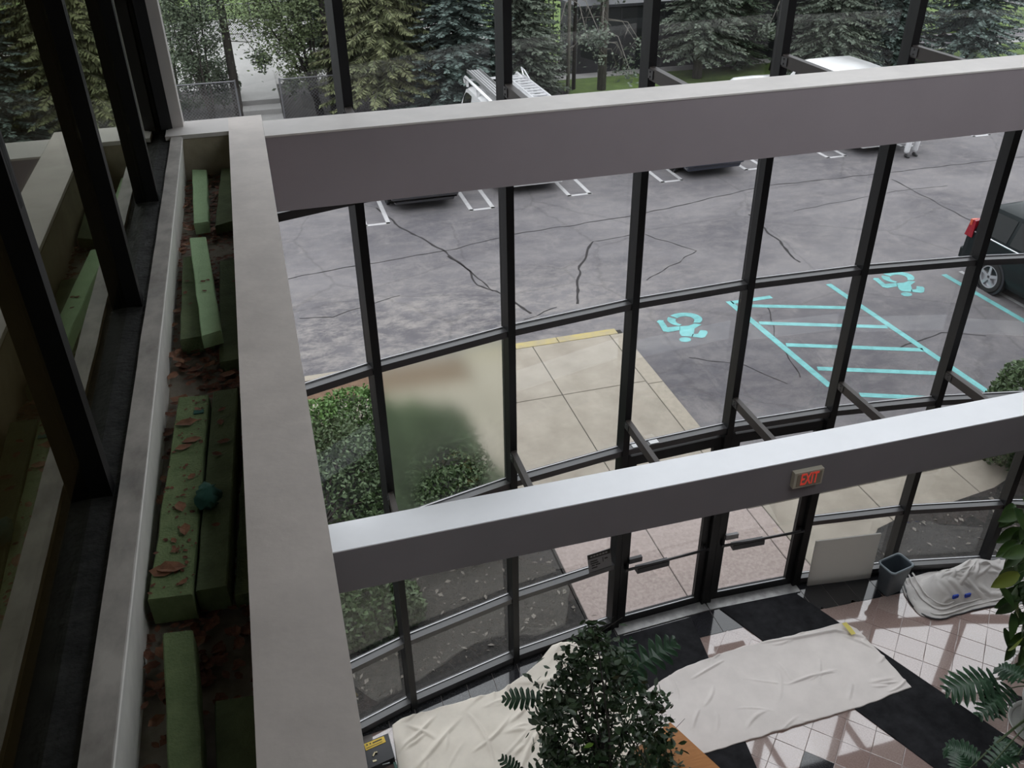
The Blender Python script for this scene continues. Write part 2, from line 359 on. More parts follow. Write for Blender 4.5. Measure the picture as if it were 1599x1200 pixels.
# ------------------------------------------------------------------ mesh helpers
class MB:
    def __init__(s): s.v = []; s.f = []; s.mi = []; s.cur = 0
    def add(s, vs, fs):
        o = len(s.v)
        s.v += [tuple(v) for v in vs]
        s.f += [tuple(i + o for i in f) for f in fs]
        s.mi += [s.cur] * len(fs)
        return s
    def hexa(s, p):           # 8 points: bottom 4 ccw, top 4 ccw
        return s.add(p, [(3, 2, 1, 0), (4, 5, 6, 7), (0, 1, 5, 4), (1, 2, 6, 5), (2, 3, 7, 6), (3, 0, 4, 7)])
    def box(s, x0, x1, y0, y1, z0, z1):
        return s.hexa([(x0, y0, z0), (x1, y0, z0), (x1, y1, z0), (x0, y1, z0), (x0, y0, z1), (x1, y0, z1), (x1, y1, z1), (x0, y1, z1)])
    def bbox(s, x0, x1, y0, y1, z0, z1, b=.006):   # box with chamfered top and vertical edges
        if x0 > x1: x0, x1 = x1, x0
        ring = lambda i, z: [(x0 + b + i, y0 + i, z), (x1 - b - i, y0 + i, z), (x1 - i, y0 + b + i, z), (x1 - i, y1 - b - i, z),
                             (x1 - b - i, y1 - i, z), (x0 + b + i, y1 - i, z), (x0 + i, y1 - b - i, z), (x0 + i, y0 + b + i, z)]
        return s.rings([ring(b, z0), ring(0, z0 + b), ring(0, z1 - b), ring(b, z1)], cap=True)
    def rings(s, rs, cap=False, closed=True):
        k = len(rs[0]); vs = [p for r in rs for p in r]; fs = []
        for i in range(len(rs) - 1):
            for j in range(k if closed else k - 1):
                a, b = i * k + j, i * k + (j + 1) % k
                fs.append((a, b, b + k, a + k))
        if cap:
            fs.append(tuple(range(k - 1, -1, -1)))
            fs.append(tuple(range((len(rs) - 1) * k, len(rs) * k)))
        return s.add(vs, fs)
    def prism(s, poly, z0, z1):
        return s.rings([[(x, y, z0) for x, y in poly], [(x, y, z1) for x, y in poly]], cap=True)
    def tube(s, pts, r, k=6, cap=True):
        pts = [Vector(p) for p in pts]; n = len(pts)
        rr = r if hasattr(r, '__len__') else [r] * n
        rs = []; u = None
        for i, p in enumerate(pts):
            d = (pts[min(i + 1, n - 1)] - pts[max(i - 1, 0)])
            if d.length < 1e-9: d = Vector((0, 0, 1))
            d.normalize()
            if u is None: u = d.orthogonal().normalized()
            u = (u - d * u.dot(d)); u = u.normalized() if u.length > 1e-6 else d.orthogonal().normalized()
            w = d.cross(u)
            rs.append([p + (u * math.cos(a) + w * math.sin(a)) * rr[i] for a in [2 * PI * j / k for j in range(k)]])
        return s.rings(rs, cap=cap)
    def lathe(s, prof, k=24, c=(0, 0)):
        rs = [[(c[0] + r * math.cos(2 * PI * j / k), c[1] + r * math.sin(2 * PI * j / k), z) for j in range(k)] for r, z in prof]
        return s.rings(rs, cap=False)
    def disc(s, c, r, z, k=24):
        return s.add([(c[0] + r * math.cos(2 * PI * j / k), c[1] + r * math.sin(2 * PI * j / k), z) for j in range(k)], [tuple(range(k))])
    def grid(s, P):           # P[i][j] points
        n, m = len(P), len(P[0])
        return s.add([p for r in P for p in r], [(i * m + j, (i + 1) * m + j, (i + 1) * m + j + 1, i * m + j + 1) for i in range(n - 1) for j in range(m - 1)])
    def build(s, name, m, parent=None, smooth=False, sharp=None):
        me = bpy.data.meshes.new(name)
        off = parent_world(parent)
        me.from_pydata([(v[0] - off.x, v[1] - off.y, v[2] - off.z) for v in s.v], [], s.f)
        for mm in (m if isinstance(m, (list, tuple)) else [m]): me.materials.append(mm)
        if max(s.mi, default=0) > 0: me.polygons.foreach_set('material_index', s.mi)
        if smooth: me.polygons.foreach_set('use_smooth', [True] * len(me.polygons))
        if sharp: me.set_sharp_from_angle(angle=sharp)
        me.update()
        return link(name, me, parent)

def link(name, data, parent=None):
    o = bpy.data.objects.new(name, data)
    COL.objects.link(o)
    if parent is not None: o.parent = parent
    return o
def parent_world(p):
    t = Vector((0, 0, 0))
    while p is not None:
        t = t + p.location; p = p.parent
    return t
def np_mesh(name, V, F, m, parent=None, smooth=False, mi=None):   # quads or tris in numpy arrays
    me = bpy.data.meshes.new(name)
    off = parent_world(parent)
    V = np.asarray(V, dtype=np.float32) - np.array([off.x, off.y, off.z], dtype=np.float32)
    F = np.asarray(F, dtype=np.int32); k = F.shape[1]
    me.vertices.add(len(V)); me.vertices.foreach_set('co', V.ravel())
    me.loops.add(F.size); me.loops.foreach_set('vertex_index', F.ravel())
    me.polygons.add(len(F))
    me.polygons.foreach_set('loop_start', np.arange(0, F.size, k, dtype=np.int32))
    for mm in (m if isinstance(m, (list, tuple)) else [m]): me.materials.append(mm)
    if mi is not None: me.polygons.foreach_set('material_index', np.asarray(mi, dtype=np.int32))
    if smooth: me.polygons.foreach_set('use_smooth', np.ones(len(F), dtype=bool))
    me.update(calc_edges=True)
    me.validate()
    return link(name, me, parent)
def empty(name, loc=(0, 0, 0), rz=0.0):
    o = bpy.data.objects.new(name, None); COL.objects.link(o)
    o.location = loc; o.rotation_euler = (0, 0, rz); o.empty_display_size = .1
    return o
def tag(o, label=None, cat=None, group=None, kind=None):
    if label: o['label'] = label
    if cat: o['category'] = cat
    if group: o['group'] = group
    if kind: o['kind'] = kind
    return o
def struct(o, label): return tag(o, label, kind='structure')
def copy_tree(o, parent=None):
    c = o.copy(); COL.objects.link(c)
    if parent is not None: c.parent = parent
    for ch in [x for x in bpy.data.objects if x.parent == o]: copy_tree(ch, c)
    return c
def coons(top, bot, left, right, n, m):
    """grid between four polylines (xy); top/bot run left->right, left/right run top->bottom"""
    def samp(pl, t):
        d = [0]
        for a, b in zip(pl, pl[1:]): d.append(d[-1] + math.dist(a, b))
        t *= d[-1]
        for i in range(len(pl) - 1):
            if t <= d[i + 1] + 1e-9:
                u = (t - d[i]) / max(d[i + 1] - d[i], 1e-9)
                return Vector((pl[i][0] * (1 - u) + pl[i + 1][0] * u, pl[i][1] * (1 - u) + pl[i + 1][1] * u))
        return Vector(pl[-1])
    G = []
    tl, tr, bl, br = Vector(top[0]), Vector(top[-1]), Vector(bot[0]), Vector(bot[-1])
    for i in range(n):
        v = i / (n - 1); L, Rr = samp(left, v), samp(right, v); row = []
        for j in range(m):
            u = j / (m - 1); T, B = samp(top, u), samp(bot, u)
            p = T * (1 - v) + B * v + L * (1 - u) + Rr * u - (tl * (1 - u) * (1 - v) + tr * u * (1 - v) + bl * (1 - u) * v + br * u * v)
            row.append(p)
        G.append(row)
    return G
def nz(x, y, z=0.0): return noise.noise(Vector((x, y, z)))

# ================================================================== BUILDING SHELL
def CW(x): return 6.93 - (14.8 - math.sqrt(14.8 ** 2 - (x - 4.42) ** 2))
MX = [-0.60, 0.60, 1.855, 3.125, 4.375, 5.625, 6.88, 8.125, 9.37]
TOPZ = 9.6
# floor base
fl = MB(); fl.box(-.05, 9.5, -4.0, 7.1, -.30, -.006)
floor = struct(fl.build('floor', M['grout']), 'polished pink and black granite tile floor of the lobby')

# glazed bays of the curved facade
def bay_pts(k):
    p0 = Vector((MX[k], CW(MX[k]), 0)); p1 = Vector((MX[k + 1], CW(MX[k + 1]), 0))
    t = (p1 - p0); L = t.length; t.normalize(); nrm = Vector((-t.y, t.x, 0))
    return p0, t, nrm, L
def bay_box(mb, k, s0, s1, d0, d1, z0, z1):
    p0, t, n, L = bay_pts(k)
    q = [p0 + t * s0 + n * d0, p0 + t * s1 + n * d0, p0 + t * s1 + n * d1, p0 + t * s0 + n * d1]
    return mb.hexa([(p.x, p.y, z0) for p in q] + [(p.x, p.y, z1) for p in q])
RAILS = [(.03, .105), (.985, 1.05), (2.60, 2.67), (4.335, 4.40), (5.835, 5.90), (7.70, 7.765), (TOPZ - .08, TOPZ)]
def make_mullion(k, parent, x=None):
    """vertical post at station k, deeper than wide"""
    x = MX[k]
    e = .01
    t = Vector((1, (CW(x + e) - CW(x - e)) / (2 * e), 0)).normalized(); n = Vector((-t.y, t.x, 0))
    c = Vector((x, CW(x), 0)); w = .036
    mb = MB()
    z0 = 6.615 if k == 0 else 0.0
    q = [c - t * w - n * .02, c + t * w - n * .02, c + t * w + n * .13, c - t * w + n * .13]
    mb.hexa([(p.x, p.y, z0) for p in q] + [(p.x, p.y, TOPZ) for p in q])
    return mb.build('mullion', M['black'], parent)
labels_bay = ['narrow first glazed bay of the curved facade beside the white planter corner',
              'second glazed bay of the curved facade, with a soapy smear over the green shrubs',
              'third glazed bay of the curved facade, left of the glass doors, with a notice in its lower pane',
              'glazing above the left glass door in the curved facade',
              'glazing above the right glass door in the curved facade',
              'glazed bay of the curved facade right of the doors, with a grey board behind the bin',
              'glazed bay of the curved facade behind the crumpled grey drop cloth',
              'last glazed bay of the curved facade behind the tall potted plant']
BAYS = []
for k in range(8):
    p0, t, n, L = bay_pts(k)
    w = empty('window_%d' % (k + 1), (p0.x, p0.y, 0))
    struct(w, labels_bay[k])
    BAYS.append(w)
    if not (k == 4):
        make_mullion(k, w)
    if k == 7: make_mullion(8, w)
    rails = RAILS
    if k in (3, 4): rails = RAILS[2:]
    if k == 0: rails = RAILS
    for (z0, z1) in rails:
        mb = MB(); bay_box(mb, k, .03, L - .03, 0, .115, z0, z1)
        rl = mb.build('transom', M['rail'], w)
        st = MB(); bay_box(st, k, .04, L - .04, .082, .090, z1, z1 + .012)
        st.build('glazing_bead', M['stop'], rl)
    for (a, b) in zip(rails, rails[1:]):
        mb = MB(); bay_box(mb, k, .03, L - .03, .091, .099, a[1], b[0])
        mb.build('pane', M['smear'] if (k == 1 and abs(a[1] - 2.67) < .01) else M['glass'], w)
    if k not in (3, 4):
        mb = MB(); bay_box(mb, k, 0, L, .0, .14, 0.0, .03); mb.build('base_plate', M['black'], w)
# heavier post between and beside the doors is made with the doors
mbp = MB(); bay_box(mbp, 4, -.036, .036, -.02, .13, 0, TOPZ); mbp.build('mullion', M['black'], BAYS[4])

def strut(k, z, w):
    x = MX[k]
    mb = MB(); y0, y1 = 6.05, CW(x) + .01
    mb.box(x - .026, x + .026, y0, y1, z - .10, z)
    s_ = mb.build('strut', M['bronze'], w)
    b = MB(); b.box(x - .034, x - .028, y1 - .12, y1 - .02, z - .085, z - .015)
    for dz in (-.07, -.03): b.tube([(x - .042, y1 - .07, z + dz), (x - .03, y1 - .07, z + dz)], .008, 6)
    b.build('bolt_bracket', M['rail'], s_)
for k in range(1, 9):
    for z in (3.075, 6.565): strut(k, z, BAYS[min(k, 7)])

# doors
def make_door(k, idx, label):
    p0, t, n, L = bay_pts(k)
    d = empty('door_%d' % idx, (p0.x, p0.y, 0)); struct(d, label)
    f0, f1 = .036, L - .036
    for a, b in ((f0, f0 + .028), (f1 - .028, f1)):
        mb = MB(); bay_box(mb, k, a, b, -.025, .125, 0, 2.60); mb.build('jamb', M['black'], d)
    l0, l1 = f0 + .03, f1 - .03
    st = .095
    for a, b in ((l0, l0 + st), (l1 - st, l1)):
        mb = MB(); bay_box(mb, k, a, b, .02, .07, .02, 2.55); mb.build('stile', M['black'], d)
    mb = MB(); bay_box(mb, k, l0 + st, l1 - st, .02, .07, .02, .13); mb.build('bottom_rail', M['black'], d)
    mb = MB(); bay_box(mb, k, l0 + st, l1 - st, .015, .021, .128, .142); mb.build('glazing_bead', M['stop'], d)
    mb = MB(); bay_box(mb, k, l0 + st, l1 - st, .02, .07, 2.43, 2.55); mb.build('top_rail', M['black'], d)
    mb = MB(); bay_box(mb, k, l0 + st, l1 - st, .042, .050, .13, 2.43); mb.build('pane', M['glass'], d)
    q0 = p0 + t * (l0 + .02) - n * .045; q1 = p0 + t * (l1 - .02) - n * .045
    mb = MB(); mb.tube([(q0.x, q0.y, .965), (q1.x, q1.y, .965)], .017, 8)
    bar = mb.build('push_bar', M['rail'], d, smooth=True)
    for s in (l0 + .03, l1 - .06):
        m2 = MB(); bay_box(m2, k, s, s + .03, -.05, .02, .945, .985); m2.build('bar_bracket', M['black'], bar)
    mb = MB(); bay_box(mb, k, l0 + .17, l0 + .58, -.06, .015, .875, .945); mb.build('push_pad', M['plastic_black'], d)
    mb = MB(); bay_box(mb, k, l0 + .08, l0 + .24, -.02, .02, 1.02, 1.09)
    mb.build('lock_box', M['plastic_black'] if idx == 1 else M['sign_grey'], d)
    th = MB(); bay_box(th, k, .01, L - .01, -.13, .13, -.002, .014); th.build('threshold', M['threshold'], d)
    return d
make_door(3, 1, 'left leaf of the black framed glass entrance doors, with a black lock box')
make_door(4, 2, 'right leaf of the black framed glass entrance doors, with a pale lock box')

# beams
def beam(z0, z1, mats, label, x1=9.5):
    b = empty('beam', (0, 5.7, z0)); struct(b, label)
    mb = MB(); mb.box(-.02 if z0 < 5 else .001, x1, 5.70, 6.055, z0, z1 - .012); mb.build('beam_body', mats[0], b)
    mb = MB(); mb.box(-.02 if z0 < 5 else .001, x1, 5.697, 6.058, z1 - .012, z1); mb.build('beam_cap', mats[1], b)
    return b
M['face_low'] = mat('beam_face_lower', lin(.185, .172, .185), rough=.6, var=.03, vscale=2)  # beam faces coloured darker than their caps, the lower one darkest
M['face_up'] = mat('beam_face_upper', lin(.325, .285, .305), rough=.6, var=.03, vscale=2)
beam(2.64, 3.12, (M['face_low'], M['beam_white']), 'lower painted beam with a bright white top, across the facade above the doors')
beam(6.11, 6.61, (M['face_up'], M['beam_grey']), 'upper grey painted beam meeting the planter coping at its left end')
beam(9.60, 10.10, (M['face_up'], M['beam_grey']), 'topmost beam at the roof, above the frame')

# lower left wall, coping, planter trough
mb = MB(); mb.box(-.56, -.02, -4, 5.7, -.3, 6.2); mb.box(-.56, -.02, 5.7, 6.25, -.3, 6.2)
struct(mb.build('wall_left', M['ledge']), 'painted wall below the planter trough')
cop = empty('trim_1', (0, 0, 6.2)); struct(cop, 'broad painted coping along the front of the planter trough')
mb = MB(); mb.box(-.215, 0.0, -1.0, 6.215, 6.595, 6.61); mb.build('coping_top', M['coping'], cop)
mb = MB(); mb.box(-.212, -.003, -1.0, 6.212, 6.2, 6.595); mb.build('coping_body', M['coping'], cop)
mb = MB(); mb.box(-.2165, -.2125, -1.0, 5.885, 6.2, 6.585); mb.build('inner_face', M['rawwall'], cop)
ec = empty('trim_2', (-.4, 6, 6.2)); struct(ec, 'painted end coping closing the far end of the planter trough')
mb = MB(); mb.box(-.60, -.215, 5.885, 6.215, 6.585, 6.61); mb.build('coping_top', M['beam_grey'], ec)
mb = MB(); mb.box(-.60, -.215, 5.89, 6.21, 6.2, 6.585); mb.build('end_wall', M['rawwall'], ec)
le = empty('trim_3', (-.5, 0, 6.2)); struct(le, 'white planter ledge with a stained grey flashing beside the office windows')
mb = MB()
prof = [(-.56, 6.2), (-.56, 6.598), (-.500, 6.598), (-.497, 6.59), (-.505, 6.55), (-.528, 6.36), (-.53, 6.2)]
mb.rings([[(x, y, z) for x, z in prof] for y in (-1.0, 5.884)], cap=True); mb.build('ledge_body', M['ledge'], le, smooth=False)
P = []
for i in range(60):
    y = -1 + i * (6.884 / 59); w = .004 * nz(y * 3, 1)
    P.append([(-.567 + w, y, 6.585), (-.566 + w, y, 6.604), (-.500 + .003 * nz(y * 4, 5), y, 6.604), (-.4985, y, 6.598)])
mb = MB(); mb.grid(P); mb.build('flashing', M['flashing'], le)
tf = MB(); P = []
for i in range(50):
    row = []
    for j in range(9):
        x = -.54 + j * .33 / 8; y = -1 + i * 6.89 / 49
        row.append((x, y, 6.318 + .018 * nz(x * 9, y * 4) ))
    P.append(row)
tf.grid(P); trough = struct(tf.build('floor_trough', M['screed'], smooth=True), 'bare plaster bottom of the planter trough')

# office windows on the left
sillm = MB()
P = []
for i in range(150):
    y = -1 + i * (7.1 / 149)
    P.append([(-.70, y, 6.585), (-.655, y, 6.583 + .002 * nz(y * 8, 0)), (-.62, y, 6.582 + .005 * nz(y * 9, 3)),
              (-.585, y, 6.580 + .006 * nz(y * 12, 7)), (-.566, y, 6.586 + .004 * nz(y * 14, 2)), (-.563, y, 6.55)])
sillm.grid(P); struct(sillm.build('trim_4', M['sill']), 'worn black window sill with peeling sealant beside the ledge')
ys = [-.27, 1.0, 2.27, 3.535, 4.80, 6.07]
olab = ['office window pane nearest to the camera', 'dark office window pane at the bottom left', 'dark office window pane second from the far end mullion pair',
        'dark office window pane reflecting the coping corner', 'far dark office window pane beside the white jamb']
for i in range(5):
    w = empty('window_%d' % (9 + i), (-.64, ys[i], 6.58)); struct(w, olab[i])
    mb = MB(); mb.box(-.645, -.588, ys[i + 1] - .028, ys[i + 1] + .028, 6.578, TOPZ); mb.build('mullion', M['black'], w)
    mb = MB(); mb.box(-.653, -.645, ys[i] + .0, ys[i + 1] + .0, 6.56, TOPZ); mb.build('pane', M['left_glass'], w)
    mb = MB(); mb.box(-.594, -.5875, ys[i + 1] - .012, ys[i + 1] + .012, 7.45, 7.72); mb.build('cover_clip', M['sill'], w)
    mb = MB(); mb.box(-.66, -.60, ys[i] + .029, ys[i + 1] - .029, TOPZ - .12, TOPZ); mb.build('head_rail', M['black'], w)
jm = MB(); jm.box(-.565, -.495, 6.085, 6.21, 6.61, TOPZ)
jm.box(-.66, -.565, 6.10, 6.21, 6.2, TOPZ)
struct(jm.build('trim_5', M['beam_grey']), 'pale jamb post where the office windows meet the curved facade')
# dark office behind the panes (a closed dim room)
dr = MB()
dr.box(-6.1, -6.0, -4, 6.3, 3, 10); dr.box(-6, -.654, -4, 6.3, 6.0, 6.2); dr.box(-6, -.66, 6.21, 6.3, 3, 10); dr.box(-6, -.66, -4.1, -4, 3, 10)
struct(dr.build('wall_office', M['dark_room']), 'dim office interior behind the left windows')

ol = bpy.data.lights.new('office_fill', 'AREA'); ol.energy = 32; ol.size = 2.0; ol.color = (1, .86, .62)  # unseen warm fill, added to brighten the office behind the panes
olo = link('office_fill', ol); olo.location = (-3.6, 2.5, 9.2)
# lobby walls, roof
mb = MB(); mb.box(9.5, 9.65, -4, 5.75, -.3, TOPZ); struct(mb.build('wall_right', M['room_wall']), 'lobby wall beyond the right edge of the view')
mb = MB(); mb.box(-.6, 9.65, -4.15, -4, -.3, TOPZ); struct(mb.build('wall_back', M['room_wall']), 'lobby wall behind the camera')
SKY = (1.8, 9.0, 0.2, 5.2)  # unseen skylight opening, its extent set to light coping and lobby
mb = MB()
mb.box(-6.1, SKY[0], -4.15, 7.1, TOPZ, TOPZ + .2); mb.box(SKY[1], 9.65, -4.15, 7.1, TOPZ, TOPZ + .2)
mb.box(SKY[0], SKY[1], -4.15, SKY[2], TOPZ, TOPZ + .2); mb.box(SKY[0], SKY[1], SKY[3], 7.1, TOPZ, TOPZ + .2)
struct(mb.build('ceiling', M['ceil']), 'flat ceiling around the added lobby skylight')
sk = empty('window_14', (5, 2.7, TOPZ)); struct(sk, 'unseen lobby skylight of clear panes, added to light the lobby and coping')
nxp = 5
for i in range(nxp):
    x0 = SKY[0] + (SKY[1] - SKY[0]) * i / nxp; x1 = SKY[0] + (SKY[1] - SKY[0]) * (i + 1) / nxp
    mb = MB(); mb.box(x0, x1, SKY[2], SKY[3], TOPZ + .1, TOPZ + .108); mb.build('pane', M['glass'], sk)
    mb = MB(); mb.box(x0 - .04, x0 + .04, SKY[2], SKY[3], TOPZ, TOPZ + .12); mb.build('skylight_bar', M['beam_grey'], sk)

# upper storeys of this building outside the lobby (its mass blocks half the sky)
mb = MB(); mb.box(-14, -.66, 6.3, 6.5, -.3, 11); mb.box(9.5, 26, 5.75, 5.95, -.3, 11)
struct(mb.build('wall_outer', M['room_wall']), 'outer walls of the building either side of the curved facade')

# ---------------------------------------------------------------- floor tiles
T = .305
def in_poly(x, y, poly):
    c = False; n_ = len(poly)
    for i in range(n_):
        x1, y1 = poly[i]; x2, y2 = poly[(i + 1) % n_]
        if (y1 > y) != (y2 > y) and x < (x2 - x1) * (y - y1) / (y2 - y1) + x1: c = not c
    return c
tm = {}
def tile_mesh(kind):
    if kind not in tm:
        h = T / 2 - .002; b = .003
        a = lambda r, z: [(r, 0, z), (0, r, z), (-r, 0, z), (0, -r, z)]
        s2 = math.sqrt(2)
        mb = MB(); mb.rings([a(h * s2, -.012), a(h * s2, -.001), a((h - b) * s2, 0)], cap=True)
        me = bpy.data.meshes.new('tile'); me.from_pydata(mb.v, [], mb.f)
        me.materials.append({0: M['tile'], 1: M['tile2'], 2: M['dtile']}[kind]); tm[kind] = me
    return tm[kind]
border = lambda x: 6.44 - .10 * ((x - 4.4) / 3.0) ** 2
hid_R = [(3.5, 5.05), (6.0, 5.15), (5.9, 5.95), (5.7, 6.1), (4.4, 6.15), (3.5, 5.95)]
hid_L = [(.35, 2), (.35, 6.2), (2.4, 6.4), (2.9, 6.2), (2.8, 2)]
vis_tiles, rest = [], []
s2 = math.sqrt(2)
for i in range(-40, 60):
    for j in range(-40, 60):
        # diagonal lattice: x - y = .99 + i*T*sqrt2 passes a joint
        u = .99 + (i + .5) * T * s2; v = .10 + (j + .5) * T * s2
        x, y = (v + u) / 2, (v - u) / 2
        if not (0.1 < x < 9.35 and -3.8 < y): continue
        if y > border(x) - .10: continue
        dark = (i % 6 == 3 and j % 6 == 2)
        kind = 2 if dark else (1 if (i * 7 + j * 13) % 3 == 0 else 0)
        if x < 8.6 and y > 3.6 and not in_poly(x, y, hid_R) and not in_poly(x, y, hid_L): vis_tiles.append((x, y, kind))
        else: rest.append((x, y, kind))
vis_tiles.sort(key=lambda q: -(q[1]))
for (x, y, kind) in vis_tiles[:230]:
    o = link('tile', tile_mesh(kind), floor); o.location = (x, y, 0)
rest += vis_tiles[230:]
mb = MB(); h = T / 2 - .002
for (x, y, kind) in rest:
    mb.cur = {0: 0, 1: 1, 2: 2}[kind]; r = h * s2
    mb.prism([(x + r, y), (x, y + r), (x - r, y), (x, y - r)], -.012, 0)
ro = mb.build('tile_field', [M['tile'], M['tile2'], M['dtile']], floor); ro['kind'] = 'stuff'
# black border tiles along the glass
nb = 0
for k in range(8):
    for q in range(4):
        xa = MX[k] + (MX[k + 1] - MX[k]) * q / 4; xb = MX[k] + (MX[k + 1] - MX[k]) * (q + 1) / 4
        if xa < .0: continue
        for (ya0, yb0, ya1, yb1) in ((border(xa), border(xb), CW(xa) + .02, CW(xb) + .02),):
            mb = MB(); g = .0045
            mb.hexa([(xa + g, ya0, -.012), (xb - g, yb0, -.012), (xb - g, yb1, -.012), (xa + g, ya1, -.012),
                     (xa + g, ya0, 0), (xb - g, yb0, 0), (xb - g, yb1, 0), (xa + g, ya1, 0)])
            mb.build('tile', M['dtile'], floor)
# pink wedge fill between lattice and border
mb = MB()
mb.add([(x_, border(x_) - .42, -.004) for x_ in np.linspace(.1, 9.3, 24)] + [(x_, border(x_) - .003, -.004) for x_ in np.linspace(.1, 9.3, 24)],
       [(i, i + 1, i + 25, i + 24) for i in range(23)])
mb.build('tile_edge', M['tile'], floor)

# ================================================================== OUTDOOR GROUND
GZ = -.10
mb = MB(); mb.box(-60, 90, 6.4, 120, -.5, GZ); ground = struct(mb.build('ground', M['asphalt']), 'cracked grey asphalt of the car park')
sw = empty('sidewalk', (4, 10, GZ)); struct(sw, 'pale concrete entry walk of jointed slabs with a kerb')
def slab(x0, x1, y0, y1, m, nm='slab', z=0.0, par=None, g=.006):
    mb = MB(); mb.bbox(x0 + g, x1 - g, y0 + g, y1 - g, GZ - .1, z, .007)
    return mb.build(nm, m, par or sw)
C, CP = M['concrete'], M['concrete_pink']
mb = MB(); mb.box(2.86, 6.04, 7.05, 13.9, GZ - .1, -.012); mb.box(6.0, 26, 7.2, 9.7, GZ - .1, -.012); mb.box(-14, 3, 12.2, 13.0, GZ - .1, -.012)
mb.build('joint_bed', M['mulch'], sw)
for x0, x1 in ((2.88, 4.22), (4.22, 5.76)):
    for y0, y1, m_ in ((6.97, 8.55, CP), (8.55, 10.03, C), (10.03, 12.0, C), (12.0, 13.75, C)):
        slab(x0, x1, y0, y1, m_)
for y0, y1 in ((9.6, 10.03), (10.03, 12.0), (12.0, 12.24)): slab(2.43, 2.88, y0, y1, C)
for y0, y1 in ((9.72, 11.9), (11.9, 13.75)): slab(5.76, 6.05, y0, y1, M['kerb'], 'kerb_stone')
for x0, x1, m_ in ((2.9, 3.9, M['yellow']), (3.9, 4.75, M['yellow']), (4.75, 5.95, M['yellow'])):
    slab(x0, x1, 13.75, 13.97, m_, 'kerb_stone')
xs = [5.76, 6.0, 7.58, 9.16, 10.74, 12.3, 13.9, 15.5]
for a, b in zip(xs, xs[1:]):
    for y0, y1 in ((6.99, 8.4), (8.4, 9.72)):
        if a < 6 and y0 < 7.5: slab(a, b, y0, y1, CP)
        else: slab(a, b, max(y0, 7.0), y1, C if b > 7.4 else (CP if y0 < 8 else C))
xs = [-9, -7, -5, -3, -1.2, .8, 2.88]
for a, b in zip(xs, xs[1:]): slab(a, b, 12.25, 12.98, C)
mb = MB(); mb.box(-14, 2.86, 12.99, 13.75, GZ - .1, -.02); struct(mb.build('ground_brown_bed', M['brown_mulch']), 'strip of brown mulch between the walk and the asphalt')
for a, b in zip([-9, -6, -3, 0, 2.88], [-6, -3, 0, 2.88]): slab(a, b, 13.76, 13.95, M['kerb'], 'kerb_stone')
# planting beds along the facade
def bed(poly, label, z=.0):
    mb = MB(); mb.prism(poly, GZ - .05, z); return struct(mb.build('ground_bed', M['mulch']), label)
bedL = bed([(-6, 6.52), (-.7, 6.52), (-.55, 6.24), (.6, 6.56), (1.86, 6.84), (2.84, 7.0), (2.82, 8.4), (2.86, 9.35), (2.42, 9.6), (2.42, 12.24), (-6, 12.24)], 'dark mulch bed with pale litter left of the entry walk', .02)
rb = [(6.75, 6.95), (6.95, 7.22), (7.25, 7.48), (7.8, 7.62), (8.6, 7.66), (9.4, 7.76), (10.1, 8.0), (11, 8.4), (12, 8.6), (15.4, 8.6), (15.4, 6.0), (9.6, 6.0), (9.3, 6.2), (8.1, 6.57)]
bedR = bed(rb, 'dark mulch bed with pale litter right of the doors', .025)
def chips(x0, x1, y0, y1, n, par, z, inside=None, seed=1):
    r_ = random.Random(seed); mb = MB()
    for _ in range(n):
        x, y = r_.uniform(x0, x1), r_.uniform(y0, y1)
        if inside and not in_poly(x, y, inside): continue
        L_ = r_.choice([.012, .018, .022, .03, .045]); w = L_ * r_.uniform(.25, .7); a = r_.uniform(0, PI); h_ = z + r_.uniform(.004, .02)
        c, s = math.cos(a), math.sin(a)
        mb.add([(x + c * L_, y + s * L_, h_), (x - s * w, y + c * w, h_ + r_.uniform(0, .02)), (x - c * L_, y - s * L_, h_), (x + s * w, y - c * w, h_ + r_.uniform(0, .015))], [(0, 1, 2, 3)])
    o = mb.build('bark_chips', M['chip'], par); o['kind'] = 'stuff'
bl_in = [(-.5, 6.45), (.6, 6.72), (1.86, 7.0), (2.8, 7.15), (2.8, 9.6), (-.5, 9.6)]
br_in = [(6.85, 7.02), (7.0, 7.15), (7.3, 7.42), (7.8, 7.55), (8.6, 7.6), (9.4, 7.7), (10.1, 7.95), (11, 8.3), (11, 6.3), (9.45, 6.3), (8.2, 6.68)]
chips(-.4, 2.85, 6.5, 9.6, 520, bedL, .02, bl_in)
chips(6.8, 11, 6.3, 8.4, 300, bedR, .025, br_in, 2)
M['chip_dark'] = mat('dark_bark_chip', lin(.055, .047, .039), rough=1, var=.4, vscale=60)
def crumbs(x0, x1, y0, y1, n, par, z, inside, seed):
    r_ = np.random.default_rng(seed); mb = MB(); rr = random.Random(seed)
    for _ in range(n):
        x, y = rr.uniform(x0, x1), rr.uniform(y0, y1)
        if inside and not in_poly(x, y, inside): continue
        q = rr.uniform(.008, .022); h_ = z + q * .6
        pts = [(x + q * rr.uniform(.6, 1.4) * math.cos(a), y + q * rr.uniform(.6, 1.4) * math.sin(a), z) for a in (0, 1.57, 3.14, 4.71)]
        mb.add(pts + [(x, y, h_)], [(0, 1, 4), (1, 2, 4), (2, 3, 4), (3, 0, 4)])
    o = mb.build('bark_crumbs', M['chip_dark'], par); o['kind'] = 'stuff'
crumbs(-.4, 2.85, 6.6, 9.6, 5000, bedL, .018, bl_in, 3)
crumbs(6.8, 11, 6.3, 8.4, 3000, bedR, .023, br_in, 4)

